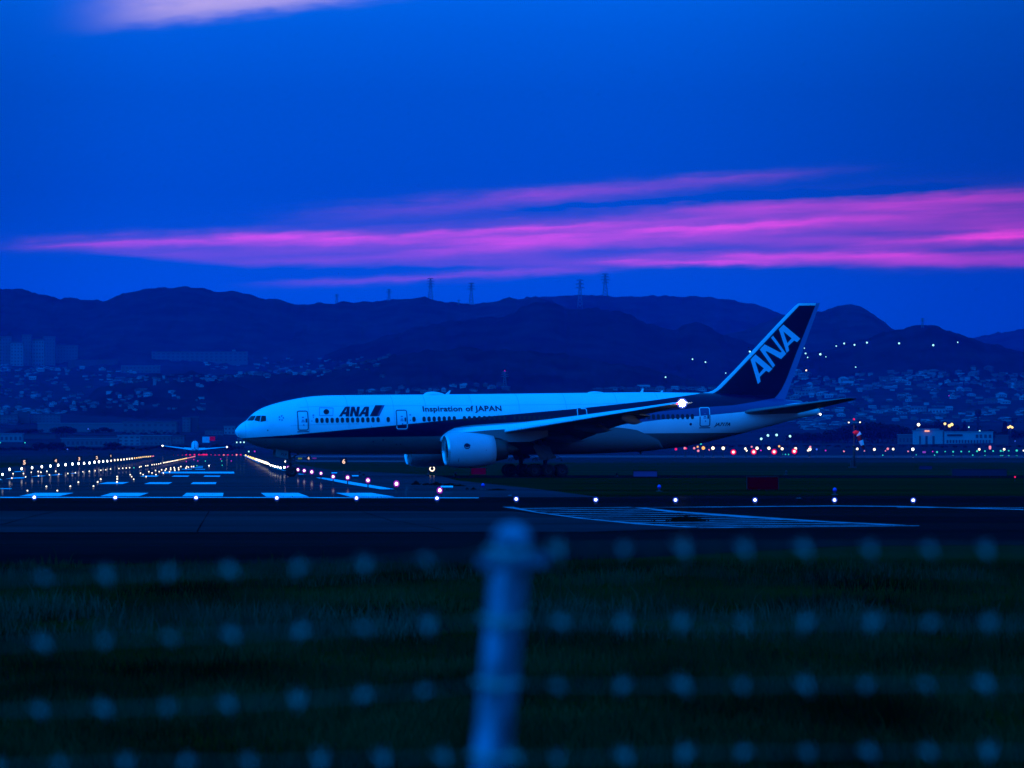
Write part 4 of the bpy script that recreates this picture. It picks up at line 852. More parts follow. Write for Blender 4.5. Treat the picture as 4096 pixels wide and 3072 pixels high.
for a, c, y0, y1, wm, rm, st, ba, lab in ((-20, 70, 1662, 1694, 1, 1, 3, 6, 'grey block at the left edge above the long hall'), (70, 118, 1650, 1694, 3, 1, 4, 4, 'dull tall block left of the long hall'), (124, 240, 1657, 1692, 1, 0, 3, 8, 'wide grey block behind the left end of the long hall'),
        (730, 760, 1672, 1728, 1, 1, 5, 2, 'slim grey tower block, left one of the pair right of the hall'), (764, 792, 1670, 1728, 3, 1, 5, 2, 'slim dull tower block, right one of the pair right of the hall'), (896, 940, 1706, 1738, 0, 2, 2, 3, 'pale block just left of the airliner nose'), (820, 892, 1722, 1740, 1, 1, 1, 5, 'low grey block left of the nose behind the small airliner'),
        (150, 490, 1694, 1728, 1, 2, 0, 0, 'long hall with a bright flat roof'), (490, 705, 1688, 1734, 1, 1, 2, 9, 'large plain grey block joined to the long hall'), (-20, 90, 1736, 1768, 0, 2, 1, 6, 'pale warehouse at the left edge behind the trees'), (90, 222, 1736, 1756, 3, 0, 1, 9, 'dark louvred shed beside the pale warehouse'),
        (270, 480, 1742, 1752, 3, 0, 1, 14, 'long dark parking deck below the hall'), (245, 470, 1755, 1786, 1, 2, 1, 12, 'long low shed with a pale roof above the dark trees'), (470, 562, 1743, 1782, 0, 2, 3, 4, 'pale office block with a grid of windows'), (564, 684, 1744, 1782, 1, 2, 2, 7, 'grey workshop with a row of large windows'),
        (690, 735, 1745, 1776, 1, 1, 2, 3, 'small grey block left of the small airliner'), (950, 1090, 1758, 1775, 3, 2, 1, 8, 'low dull shed under the airliner nose'), (930, 1160, 1778, 1792, 3, 1, 1, 10, 'dark low building under the airliner chin'),
        (3180, 3262, 1566, 1582, 0, 2, 1, 6, 'long pale house block just right of the tail fin'), (3622, 3706, 1626, 1640, 0, 2, 1, 7, 'long pale roofed block in the middle of the right hillside'), (3716, 3782, 1636, 1654, 2, 2, 1, 5, 'pale gabled hall right of the long roofed block'), (3520, 3690, 1506, 1516, 1, 1, 1, 12, 'row of grey terraced houses along the top of the town'), (3940, 3990, 1594, 1614, 1, 1, 2, 4, 'grey block near the right edge of the hillside'), (4060, 4110, 1525, 1560, 1, 1, 3, 3, 'tall grey block at the right edge of the hillside')):
    building('warehouse' if y0 > 1680 and a < 1200 else 'town_block', a, c, y0, y1, lab, 'building', wm, rm, st, ba, .35)
# terminal at the right
te = building('terminal_building', 3778, 3972, 1728, 1774, 'long white airport building with small windows at the right', 'building', 2, 2, 0, 0, .25)
s = te.location.y / F
for px in (3908, 3924, 3942, 3960):
    b = MB(); b.box((-.85, -.2, -1.1), (.85, .05, 1.1)); o = b.build('window', winm, te); o.location = ((px - 3875) * s, 0, (1774 - 1745) * s)
for px in np.arange(3790, 3970, 12):
    b = MB(); b.box((-.6, -.2, -1.0), (.6, .05, 1.0)); o = b.build('window', winm, te); o.location = ((px - 3875) * s, 0, (1774 - 1766) * s)
b = MB(); b.box((-14, -.5, 0), (-4, -.01, 1.2)); o = b.build('canopy', roofm[0], te); o.location = (0, 0, 4.8)
e = building('hangar_building', 3655, 3772, 1724, 1777, 'tall pale block joined to the long white airport building', 'building', 2, 2, 0, 0, .3)
s = e.location.y / F; w = 117 * s
for i, (px, hw) in enumerate(((3680, 7), (3706, 9), (3734, 9))):
    b = MB(); b.box((-hw * s * .5, -.25, 0), (hw * s * .5, .05, 4.5)); o = b.build('door', wallm[3], e); o.location = ((px - 3713.5) * s, 0, 0)
    b = MB(); b.box((-hw * s * .5, -.2, -.5), (hw * s * .5, .05, .5)); o = b.build('window', winm, e); o.location = ((px - 3713.5) * s, 0, 30 * s)
b = MB(); b.box((-w * .38, .5, 0), (w * .38, 9, 1.6)); o = b.build('roof_box', roofm[2], e); o.location = (0, 0, 53 * s)
building('annex_building', 3594, 3652, 1740, 1776, 'low pale annex at the left end of the airport building', 'building', 1, 2, 1, 4, .4)
building('annex_building', 3986, 4034, 1742, 1777, 'low dull annex right of the airport building', 'building', 3, 1, 1, 3, .4)
# billboards by the small airliner
for px0, px1, y0, y1, m_, lab in ((822, 850, 1747, 1771, mat('board_white', (.5, .55, .6), .6), 'pale board left of the red one beside the runway end'), (851, 872, 1747, 1763, emit('board_red', (.13, .0, .035), 1.0), 'dim lit red board right of the pale one')):
    p = land((px0 + px1) / 2, 1782); s = p.y / F; e = empty('billboard', (p.x, p.y - 30, p.z)); tag(e, lab, 'billboard'); w, h = (px1 - px0) * s, (y1 - y0) * s; zc = U(px0, (y0 + y1) / 2, p.y).z - p.z
    b = MB(); b.box((-w / 2, 0, zc - h / 2), (w / 2, .3, zc + h / 2)); b.build('panel', m_, e)
    b = MB(); b.tube([(-w * .3, .2, -3), (-w * .3, .2, zc)], .15, 6); b.tube([(w * .3, .2, -3), (w * .3, .2, zc)], .15, 6); b.build('post', M['dark'], e)
# ------------------------------------------------------------------ trees
leafm = mat('leaves', (.003, .006, .003), 1, 0, .5, .6, c2=(.008, .014, .006)); barkm = mat('bark', (.02, .017, .014), 1, 0)
def tree_proto(kind, seed):
    r = np.random.default_rng(seed); b = MB(); n = 620; lobes = [(r.uniform(-.32, .32), r.uniform(-.3, .3), r.uniform(.42, .78), r.uniform(.2, .3)) for _ in range(8)] + [(0, 0, .62, .34)]
    if kind == 1: lobes = [(0, 0, .2 + .09 * i, .19 - .017 * i) for i in range(9)]
    if kind == 2: lobes = [(r.uniform(-.55, .55), r.uniform(-.3, .3), r.uniform(.3, .62), r.uniform(.25, .36)) for _ in range(9)]
    for i in range(n):
        lx, ly, lz, lr = lobes[r.integers(len(lobes))]; d = r.normal(size=3); d /= np.linalg.norm(d); p = Vector((lx, ly, lz)) + Vector(d) * lr * r.uniform(.45, 1.05) ** .5
        q = Vector(r.normal(size=3)).normalized(); a_ = q.orthogonal().normalized(); c_ = q.cross(a_); k_ = r.uniform(.03, .065)
        b.add([p + a_ * k_, p + c_ * k_, p - a_ * k_, p - c_ * k_ * .8], [(0, 1, 2, 3)])
    e = empty('tree'); b.build('crown', leafm, e)
    b = MB(); b.tube([(0, 0, -.12), (0, 0, .2), (.01, 0, .42), (0, .01, .7)], [.035, .028, .018, .006], 7)
    if kind != 1:
        for w in (0, 1.6, 3.1, 4.6): b.tube([(0, 0, .28), (.16 * math.cos(w), .16 * math.sin(w), .5), (.26 * math.cos(w), .26 * math.sin(w), .66)], [.014, .009, .003], 5)
    b.build('trunk', barkm, e); return e
TP = [tree_proto(0, 1), tree_proto(2, 2), tree_proto(1, 3), tree_proto(0, 5)]; used = set()
def tree(px, pybase, htpx, k_, label, group, wide=1.0):
    p = land(px, pybase)
    if p is None: return
    e = TP[k_] if k_ not in used else copy_tree(TP[k_]); used.add(k_); h = htpx * p.y / F * 1.04
    e.location = p; e.scale = (h * wide, h * wide, h); e.rotation_euler = (0, 0, random.uniform(0, 6.28)); tag(e, label, 'tree', group)
def row(x0, x1, n, base, top, k_s, label, group, wide=1.2):
    for i in range(n):
        px = x0 + (x1 - x0) * (i + .5) / n + random.uniform(-6, 6); t = interp(px, *zip(*top)) if isinstance(top, list) else top
        tree(px, base + random.uniform(-3, 2), (base - t) * random.uniform(.86, 1.08), random.choice(k_s), label, group, wide)
row(3165, 3345, 10, 1770, 1728, (1, 0), 'low dark round tree in the line behind the windsock', 'trees behind the windsock', 1.5)
row(3330, 3500, 9, 1771, [(3330, 1724), (3380, 1705), (3440, 1698), (3500, 1694)], (0, 3, 1), 'tall dark tree right behind the windsock mast', 'trees behind the windsock', 1.3)
row(3480, 3660, 9, 1772, [(3480, 1693), (3540, 1692), (3600, 1700), (3660, 1716)], (0, 3, 1), 'dark broad tree left of the white airport building', 'trees left of the airport building', 1.3)
row(3670, 3850, 9, 1740, [(3670, 1702), (3740, 1688), (3790, 1692), (3850, 1704)], (0, 1, 3), 'dark tree showing over the roof of the airport building', 'trees behind the airport building', 1.2)
tree(3858, 1742, 56, 2, 'slim dark conifer above the right half of the airport building', 'conifers by the airport building', 1.1)
tree(4020, 1758, 72, 2, 'tall dark conifer right of the airport building', 'conifers by the airport building', 1.1)
row(3940, 4100, 6, 1760, 1722, (1, 0), 'low dark tree near the right edge beyond the airport building', 'trees at the right edge', 1.4)
row(20, 160, 7, 1738, [(20, 1724), (100, 1714), (160, 1718)], (1, 0), 'dark tree before the left end of the long hall', 'trees before the long hall', 1.5)
row(215, 300, 5, 1744, 1706, (0, 3), 'tall dark tree in the clump below the long hall', 'trees before the long hall', 1.3)
row(380, 450, 4, 1734, 1712, (1, 0), 'dark tree before the right end of the long hall', 'trees before the long hall', 1.4)
row(480, 720, 10, 1738, 1727, (1,), 'low dark bush before the plain grey block', 'bushes before the grey block', 1.6)
row(150, 245, 6, 1804, 1772, (0, 1, 3), 'large dark tree beside the runway, far left', 'trees beside the runway', 1.4)
row(-10, 150, 7, 1804, 1788, (1,), 'low dark bush at the left edge beside the runway', 'bushes beside the runway', 1.6)
row(240, 620, 15, 1803, 1786, (1, 0), 'low dark bush in the hedge behind the lit number signs', 'bushes beside the runway', 1.7)
row(420, 480, 3, 1803, 1772, (0, 3), 'dark tree rising from the hedge behind the number signs', 'trees beside the runway', 1.3)
row(620, 960, 16, 1802, 1782, (1, 0), 'low dark bush behind the small airliner', 'bushes behind the small airliner', 1.7)
row(2440, 3160, 20, 1792, 1778, (1,), 'low dark bush in the far hedge below the tail', 'bushes in the far hedge', 2.0)
row(3160, 4100, 22, 1790, 1779, (1,), 'low dark bush on the far airfield edge', 'bushes on the far airfield edge', 1.8)
# ------------------------------------------------------------------ pylons on the ridge
steel = mat('pylon_steel', (.10, .11, .12), .7, .2)
def pylon(px, ybase, ytop, label, arms=3, wpx=9, m_=steel, lamp=False):
    p = land(px, ybase)
    if p is None: p = U(px, ybase, 7600)
    e = empty('pylon', p); tag(e, label, 'pylon', 'pylons on the hills'); s = p.y / F; h = (ybase - ytop) * s; w = wpx * s; b = MB(); t_ = .16 + .012 * h
    lev = [i / 7 for i in range(8)]; wd = lambda q: w * (.5 - .36 * min(1, q * 1.25) + 0)
    for sx in (-1, 1):
        for sy in (-1, 1): b.tube([(sx * wd(q), sy * wd(q), q * h - (2 if q == 0 else 0)) for q in lev], t_ * .8, 4)
    for i in range(7):
        for sy in (-1, 1):
            b.tube([(-wd(lev[i]), sy * wd(lev[i]), lev[i] * h), (wd(lev[i + 1]), sy * wd(lev[i + 1]), lev[i + 1] * h)], t_ * .5, 4); b.tube([(wd(lev[i]), sy * wd(lev[i]), lev[i] * h), (-wd(lev[i + 1]), sy * wd(lev[i + 1]), lev[i + 1] * h)], t_ * .5, 4)
    b.build('mast', m_, e)
    for i in range(arms):
        z = h * (.98 - .13 * i); L = w * (.62, .75, .85)[i % 3]; b = MB(); b.tube([(-L, 0, z), (0, 0, z + .015 * h), (L, 0, z)], t_ * .7, 4); b.tube([(-L, 0, z), (-wd(.8), 0, z - .03 * h), (wd(.8), 0, z - .03 * h), (L, 0, z)], t_ * .5, 4)
        for sx in (-1, 1): b.tube([(sx * L, 0, z), (sx * L, 0, z - .04 * h)], t_ * .6, 4)
        b.build('cross_arm', m_, e)
    if lamp: b = MB(); b.ball((0, 0, h + .6), .8, 0, 8); b.build('beacon', emit('beacon_red', (.35, .01, .3), 1.0), e)
    return e
pylon(1347, 1213, 1176, 'short lattice pylon, leftmost on the skyline', 3, 10); pylon(1556, 1206, 1157, 'slim lattice pylon, second from the left on the skyline', 3, 12); pylon(1722, 1194, 1112, 'tallest left lattice pylon on the skyline against the pink cloud', 4, 17)
pylon(1885, 1219, 1131, 'tall lattice pylon in the skyline dip right of the tallest left one', 3, 17); pylon(2320, 1232, 1118, 'T-topped lattice pylon standing in front of the skyline, left of a pair', 3, 20); pylon(2421, 1182, 1094, 'highest lattice pylon, right of the pair in the middle of the skyline', 4, 20); pylon(3690, 1310, 1273, 'small lattice pylon on the right hilltop', 3, 10)
pylon(1835, 1220, 1199, 'tiny lattice pylon in the skyline dip', 2, 9)
pylon(2019, 1556, 1486, 'pale banded mast with a red beacon above the airliner', 3, 17, mat('mast_paint', (.10, .105, .12), .7, .2), True)
# ------------------------------------------------------------------ lamps
EM = dict(warm=emit('lamp_warm', (1, .80, .58), 2.6), white=emit('lamp_white', (1, .93, .90), 7), orange=emit('lamp_orange', (1, .42, .10), 1.5), red=emit('lamp_red', (1, .012, .12), 1.1), redhot=emit('lamp_red_core', (1, .75, .7), 9), pink=emit('lamp_pink', (.95, .25, .35), 1.2), magenta=emit('lamp_magenta', (.8, .03, .6), 1.0),
          green=emit('lamp_green', (.04, .75, .62), 1.0), cyan=emit('lamp_cyan', (.45, 1, 1), 1.7), blue=emit('lamp_blue', (.05, .15, .9), 1.0), blueW=emit('lamp_blue_white', (.85, .95, 1), 9), amber=emit('lamp_amber', (1, .62, .2), 2.0))
SH = dict(white=shell('halo_magenta', (.6, .02, .8), .9, .38), blueW=shell('halo_blue', (.03, .10, 1), 1.0, .42), red=shell('halo_red', (1, .0, .07), 1.0, .78))  # glowing shells imitating coloured lens halos round the bulbs
stemm = mat('lamp_metal', (.03, .03, .03), .6, .2); 
def lamp(px, py, r, col, label, group, Y=None, z=.35, name='runway_light', tall=1.15, full=False, glass_or_halo=None, cat='light'):
    p = G(px, py, z) if Y is None else U(px, py, Y); rr = r * p.y / F; zg_ = land_z(p.x, p.y) if Y is not None else 0.0; h = p.z - zg_
    if full:
        e = empty(name, (p.x, p.y, zg_)); tag(e, label, cat, group)
        b = MB(); b.ball((0, 0, h), rr, 0, 12, tall); b.build('bulb', EM[col], e)
        if glass_or_halo: b = MB(); b.ball((0, 0, h), rr * 2.0, 0, 14, tall); b.build('halo_shell', SH[glass_or_halo], e)
        b = MB(); b.lathe([(-.05, .12), (.03, .12), (.04, .05), (max(.06, h - rr * .9), .04), (max(.07, h - rr * .85), rr * .8)], (0, 0, 0), 'z', 10); b.build('stem', stemm, e); return e
    b = MB(); b.ball((0, 0, h), rr, 0, 8, tall); b.box((-rr * .3, -rr * .3, -.3), (rr * .3, rr * .3, max(h - rr * .6, .02)), 1)
    o = b.build(name, [EM[col], stemm]); o.location = (p.x, p.y, zg_); return tag(o, label, cat, group)
blue = [(137, 1989), (461, 1990), (784, 1990.5), (1107, 1991.5), (1426, 1992), (1748, 1993), (2065, 1996), (2383, 1999), (2702, 2000), (3020, 2000), (3338, 2000), (3653, 2001)]
for i, (px, py) in enumerate(blue):
    lamp(px, py, 5.6, 'blueW', f'blue-white light on the near pavement edge, {ORD[i]} of twelve from the left', 'blue-white lights along the near pavement edge', z=.22, full=True, glass_or_halo='blueW', name='taxiway_light', tall=1.0)
rowL = [(22, 548), (85, 503), (192, 497), (284, 489), (370, 480), (446, 474), (515, 467), (580, 462), (641, 456), (695, 452), (744, 450), (792, 446), (836, 440), (876, 436), (913, 433), (949, 430), (983, 427), (1015, 422), (1043, 419), (1071, 418), (1097, 415), (1123, 412), (1146, 410), (1169, 407), (1191, 404), (1211, 402), (1230, 399), (1247, 397), (1265, 394), (1283, 392), (1299, 391), (1315, 390), (1330, 388), (1345, 387), (1358, 386)]
for i, (x, y) in enumerate(rowL):
    lab = f'white runway edge light in the left row, {ORD[i]} from the photo edge' if i < 12 else ('white light in the middle of the left runway edge row' if i < 24 else 'small amber light at the far end of the left runway edge row')
    lamp(x / 2.212, 1650 + y / 2.212, 3.4 if i < 14 else 2.9 - .04 * (i - 14), 'white' if i < 16 else ('warm' if i < 24 else 'amber' if i < 33 else 'pink'), lab, 'left runway edge lights', z=.75, tall=1.6 if i < 24 else 1.25, full=i < 9)
for i, (x, y) in enumerate([(116, 541), (208, 540), (278, 529), (338, 522), (362, 528), (415, 520), (493, 520)]):
    lamp(x / 2.212, 1650 + y / 2.212, 2.6, 'warm', 'small warm light low in the pavement between the two left rows', 'low lights between the left rows', z=.12)
rowC = [(-5, 590), (105, 580), (227, 570), (340, 560), (437, 552), (522, 545), (600, 540), (667, 533), (733, 525), (790, 520), (842, 515), (892, 511), (936, 507), (978, 500), (1052, 496), (1086, 493), (1117, 491), (1147, 489), (1185, 489), (1235, 483), (1248, 478), (1290, 472), (1308, 470), (1345, 463), (1365, 461), (1385, 458), (1405, 455), (1422, 450)]
rowC += [(1447 + 278 * (1 - (1 - i / 29) ** 1.25), 445 - 57 * (1 - (1 - i / 29) ** 1.15)) for i in range(30)]
for i, (x, y) in enumerate(rowC):
    c = 'green' if i in (18,) else ('warm' if i < 40 else 'amber' if i < 48 else 'pink'); lab = f'small warm light in the second left row, {ORD[i]} from the photo edge' if i < 12 else ('tiny green light in the second left row' if c == 'green' else ('tiny warm light in the far half of the second left row' if c != 'pink' else 'tiny pink light where the second left row meets the red bar'))
    lamp(x / 2.212, 1650 + y / 2.212, 2.0 if i in (5, 8, 10, 12) else 2.5 - .014 * i, c, lab, 'second row of runway lights', z=.3)
clus = [(243, 692), (410, 655), (507, 692), (622, 653), (693, 617), (827, 652), (864, 615), (891, 590), (1037, 568), (1037, 589), (1035, 615), (1152, 550), (1165, 568), (1183, 590), (1243, 537), (1266, 550), (1293, 568), (1317, 524), (1345, 535), (1376, 513), (1380, 550), (1409, 523), (1430, 507), (1445, 535), (1462, 512), (1470, 499), (1500, 524), (1510, 491), (1510, 505), (1541, 487), (1545, 500), (1547, 512), (1580, 490), (1582, 505), (1600, 478), (1645, 492), (1652, 478), (1667, 484), (1695, 479), (1713, 478)]
clab = ['pinkish white light low left before the left white stripe', 'pinkish light above and right of the lowest left one', 'pinkish white light beside the left white stripe', 'pinkish light between the left and second white stripes', 'warm light left of the middle row of stripes', 'pinkish light below the left middle stripe', 'warm light above the left middle stripe', 'warm light farther along the third row', 'topmost of three stacked warm lights', 'middle of three stacked warm lights', 'lowest of three stacked warm lights, on a white stripe']
for i, (x, y) in enumerate(clus):
    lamp(x / 2.212, 1650 + y / 2.212, 3.1 if i < 11 else 2.4, 'warm', clab[i] if i < 11 else 'small warm light in the cluster by the far runway stripes', 'touchdown zone lights', z=.1, full=i < 11)
c8 = lambda x, y: (600 + x / 5.53, 1700 + y / 5.53)
for i, (x, y, r) in enumerate([(165, 688, 2.6), (520, 680, 3), (620, 675, 1.8), (715, 672, 2), (800, 667, 3.6), (888, 667, 4), (985, 661, 4), (1083, 660, 3.6), (1130, 665, 3), (1180, 660, 4.6), (1215, 660, 3.6), (1255, 658, 3.6), (1353, 658, 1.8), (1443, 671, 3), (1528, 677, 4.2), (1632, 675, 4.6), (1722, 673, 4.6), (1822, 670, 3), (1916, 668, 4.6), (2008, 663, 3.8)]):
    big = i in (15, 18); px, py = c8(x, y)
    lamp(px, py, r * (.55 if big else 1), 'redhot' if big else 'red', 'brighter red light with a white core at the runway end' if big else 'red light in the bar across the far runway end', 'red lights across the runway end', Y=2250, name='runway_end_light', full=big, glass_or_halo='red' if big else None, tall=1)
for x, y, c in ((1225, 797, 'green'), (1585, 797, 'green'), (1037, 903, 'green'), (1597, 890, 'green'), (970, 762, 'magenta'), (803, 808, 'magenta'), (1057, 795, 'magenta'), (1563, 752, 'magenta'), (1798, 795, 'magenta'), (1305, 898, 'white')):
    px, py = c8(x, y); lamp(px, py, 2.0, c, f'tiny {c} light set in the far runway surface', 'tiny inset lights on the far runway', z=.15)
nl = lambda x, y: (920 + x / 4.6075, 1560 + y / 4.6075)
for i in range(16):
    t = (i / 15) ** .8; px, py = nl(290 + 400 * t, 1205 + 147 * t ** .92); lamp(px, py, 3.4 + 1.5 * t, 'amber' if i < 6 else 'warm', 'amber light at the far end of the right edge row' if i < 6 else 'warm white light in the far half of the right edge row', 'right runway edge lights', z=.6)
rR = [nl(717, 1367), nl(750, 1388), nl(792, 1397), nl(835, 1412), nl(880, 1420), nl(930, 1433), nl(1003, 1427), nl(1070, 1433), nl(1252, 1470), nl(1368, 1487), nl(1507, 1510), nl(1677, 1535)] + [(900 + x / 2.212, 1700 + y / 2.212) for x, y in ((957, 457), (1085, 465), (1265, 490), (1517, 520))]
rl = ['tiny', 'small', 'small', 'small', 'small', 'small', 'small', 'small']
for i, (px, py) in enumerate(rR):
    lab = 'small white light of the right edge row, left of the nose wheel' if i < 8 else ('white light just right of the nose wheel', 'second white light right of the nose wheel', 'third white light right of the nose wheel, with a pink rim', 'fourth white light right of the nose wheel', 'white light at the far end of the long diagonal stripe', 'pink-rimmed light above the middle of the diagonal stripe', 'pink-rimmed light above the near half of the diagonal stripe', 'largest pink-rimmed light at the near end of the diagonal stripe')[i - 8]
    lamp(px, py, (2.2, 3, 3.2, 3.6, 3.4, 3.8, 4, 3.6, 3.8, 4, 4.4, 3.6, 4.3, 4.8, 5.2, 6)[i], 'white', lab, 'right runway edge lights', z=.62, full=i > 6, glass_or_halo='white', tall=1.15)
lamp(900 + 1900 / 2.212, 1700 + 578 / 2.212, 6, 'white', 'magenta-rimmed light beside the low white marker box', 'right runway edge lights', z=.4, full=True, glass_or_halo='white')
c6 = lambda x, y: (2650 + x / 2.602, 1640 + y / 2.602); c7 = lambda x, y: (3296 + x / 2.765, 1600 + y / 2.765)
for i, (x, y) in enumerate(((738, 438), (950, 436), (1162, 435), (1372, 430))):
    px, py = c6(x, y); lamp(px, py, 5.6, 'redhot', f'large red lamp with a white core below the tail, {ORD[i]} of four from the left', 'large red lamps below the tail', Y=1500, name='obstruction_light', full=True, glass_or_halo='red', tall=1.0)
bgl = [(140, 408, 5, 'red'), (232, 398, 5, 'pink'), (245, 400, 4, 'red'), (330, 398, 4.5, 'pink'), (366, 383, 4, 'orange'), (372, 425, 5, 'pink'), (425, 396, 7, 'orange'), (525, 397, 6.5, 'warm'), (632, 398, 6.5, 'warm'), (485, 415, 3, 'pink'), (862, 402, 4.5, 'warm'), (876, 423, 3.5, 'warm'), (928, 383, 4, 'pink'), (984, 398, 6, 'warm'), (1024, 420, 3, 'magenta'), (1108, 398, 6, 'warm'), (1214, 378, 4.5, 'orange'), (1245, 404, 5.5, 'warm'), (1385, 402, 5.5, 'warm'), (1533, 410, 6.5, 'warm'), (1538, 385, 4.5, 'pink'), (1514, 422, 3.5, 'warm'), (1605, 410, 4, 'blue'), (1698, 422, 3, 'magenta'), (1888, 430, 3.4, 'pink'), (2027, 405, 4.8, 'warm'), (2100, 427, 2.4, 'pink'), (400, 352, 4, 'green')]
for x, y, r, c in bgl:
    px, py = c6(x, y); lamp(px, py, r, c, {'red': 'red lamp', 'pink': 'small pinkish lamp', 'orange': 'orange lamp', 'warm': 'warm white lamp', 'magenta': 'tiny magenta lamp', 'blue': 'dim blue lamp', 'green': 'green lamp close under the belly'}[c] + ' in the line of airfield lights below the tail', 'airfield lights below the tail', Y=1750, name='airfield_lamp', tall=1.05)
for x, y, r, c in [(557, 547, 5.2, 'warm'), (705, 540, 5, 'pink'), (765, 543, 4.6, 'warm'), (982, 545, 5.2, 'white'), (1717, 546, 4.6, 'warm'), (1836, 520, 5.5, 'pink'), (1836, 536, 4.5, 'pink'), (1993, 545, 4.6, 'warm'), (447, 563, 2.6, 'pink'), (680, 563, 2.6, 'pink'), (930, 568, 3, 'pink'), (1202, 570, 2.6, 'magenta'), (2207, 560, 3, 'warm')]:
    px, py = c7(x, y); lamp(px, py, r, c, {'warm': 'warm white lamp', 'pink': 'pinkish lamp', 'white': 'bright white lamp', 'magenta': 'tiny magenta lamp'}[c] + ' on the far airfield right of the windsock', 'airfield lights right of the windsock', Y=1750, name='airfield_lamp', tall=1.05)
for x, y, r in [(1250, 576, 4), (1340, 570, 2.6), (1428, 572, 3.6), (1518, 570, 3.4), (1605, 570, 2.8), (1693, 566, 4), (1780, 566, 3.4), (1871, 565, 3.4), (1955, 563, 4), (1982, 566, 2.6), (2043, 561, 3), (2132, 559, 4.6)]:
    px, py = c7(x, y); lamp(px, py, r, 'green', 'green light in the upper row below the airport building', 'green lights in the upper right row', Y=1500, name='airfield_lamp', tall=1.0)
for x, y, r in [(1222, 610, 2.4), (1428, 612, 2.2), (1645, 610, 2.8), (1780, 612, 2.6), (1955, 615, 3), (1978, 614, 2.2), (2043, 615, 2.8), (2132, 615, 2.8), (650, 610, 2.6), (1020, 606, 2)]:  # glowing balls added to imitate reflections of green lights, no lamps here
    px, py = c7(x, y); lamp(px, py, r, 'green', 'tiny green glow standing in for a reflection on the far taxiway', 'green stand-in reflections in the lower right row', z=.4, name='airfield_lamp', tall=1.0)
for x, y in ((1247, 462), (1280, 462), (1312, 463)):
    px, py = c6(x, y); lamp(px, py, 2.4, 'green', 'tiny green light between two large red lamps', 'green lights between the red lamps', z=.4, name='airfield_lamp')
def street(px, py, r, col, label, group, below=9, heads=1, Yadd=0):
    p = land(px, py + below)
    if p is None: return
    q = U(px, py, p.y - .5); s = p.y / F; e = empty('street_lamp', (p.x, p.y, p.z)); tag(e, label, 'street lamp', group); b = MB(); b.tube([(0, 0, -1), (0, 0, q.z - p.z)], [.35, .2], 6); b.build('pole', stemm, e)
    for k_ in range(heads):
        dx_ = (k_ - (heads - 1) / 2) * r * 1.5 * s; b = MB(); b.ball((dx_, -.5, q.z - p.z + (k_ % 2) * r * s * .8), r * s, 0, 8); b.build('lamp_head', EM[col], e)
for i, (x, y, r) in enumerate([(92, 604, 3), (251, 498, 3), (328, 515, 3), (590, 453, 3.6), (448, 580, 2.2), (913, 432, 2.2), (920, 464, 3.2), (932, 487, 2.4), (1007, 469, 4.6), (1040, 484, 2), (883, 566, 2.4), (1101, 420, 2.6), (1148, 405, 3.6), (1209, 413, 3.6), (1283, 400, 3.8), (1473, 404, 3.8), (1675, 415, 4.2), (1820, 398, 2.4), (1216, 545, 2.4)]):
    street(2600 + x / 1.4786, 1100 + y / 1.4786, r, 'cyan', 'cyan-white street lamp high on the dark hillside' + (' right of the tail fin' if x > 870 else ' left of the tail fin'), 'street lamps on the hillside')
street(2600 + 924 / 1.4786, 1100 + 564 / 1.4786, 3.2, 'warm', 'warm white street lamp on the hill just right of the rudder', 'street lamps on the hillside'); street(2600 + 1768 / 1.4786, 1100 + 714 / 1.4786, 2, 'magenta', 'tiny magenta lamp among the right hillside houses', 'street lamps on the hillside')
for i, (x, y) in enumerate(((1027, 300), (1097, 265), (1187, 260), (1327, 273))): px, py = c6(x, y); street(px, py, 5.0, 'cyan', f'bright cyan-white floodlight under the tail cone, {ORD[i]} of four from the left', 'floodlights under the tail cone', 30)
for (x, y, r, c, hd, lab, bl) in ((1045, 273, 6.5, 'warm', 1, 'tall white floodlight mast left of the airport building', 72), (1337, 263, 5.5, 'amber', 1, 'tall amber floodlight mast before the airport building', 72), (1400, 285, 6.5, 'amber', 2, 'double amber floodlight above the airport building roof', 64), (2060, 303, 5, 'amber', 3, 'triple amber floodlight mast at the right edge', 60), (1602, 300, 2.6, 'cyan', 1, 'tiny cyan lamp above the airport building roof', 40), (1722, 343, 3, 'cyan', 1, 'small cyan-white lamp on the roof edge of the airport building', 32), (2113, 455, 2.6, 'blue', 1, 'dim blue lamp near the right edge', 20)):
    px, py = c7(x, y); street(px, py, r, c, lab, 'floodlights by the airport building', bl, hd)
p = land(3713, 1777); q = U(3296 + 1140 / 2.765, 1600 + 343 / 2.765, p.y - 1.5); b = MB(); b.box((-1.6, -.2, -.5), (1.6, .3, .5)); o = b.build('wall_lamp', emit('wall_lamp', (1, .4, .25), 1.3)); o.location = q; tag(o, 'orange lit lamp on the front of the tall pale block', 'lamp')
lamp(4060, 1908, 3.4, 'red', 'small red light on the grass at the right edge', 'red lights at the right edge', z=.4)
for (px, py, c, lab) in ((1, 1770.5, 'green', 'tiny green lamp at the far left before the warehouses'), (100, 1770.5, 'green', 'tiny green lamp left of the dark trees'), (451, 1780.5, 'cyan', 'cyan-white lamp in the dark hedge left of the small airliner'), (353, 1716, 'blue', 'dim violet lamp on the long hall'), (270, 1797, 'blue', 'violet lamp low before the dark trees'), (1861 / 1, 1790, 'cyan', 'x')):
    if lab != 'x': street(px, py, 2.8, c, lab, 'lamps before the warehouses', 12)
for px, py, c in ((962, 1769, 'cyan'), (976, 1769, 'cyan'), (995, 1806, 'cyan'), (1019, 1805.5, 'magenta'), (947, 1769.5, 'cyan')):
    lamp(px, py, 2.8, c, f'small {c} lamp under the airliner nose', 'lamps under the airliner nose', Y=2300, name='airfield_lamp')
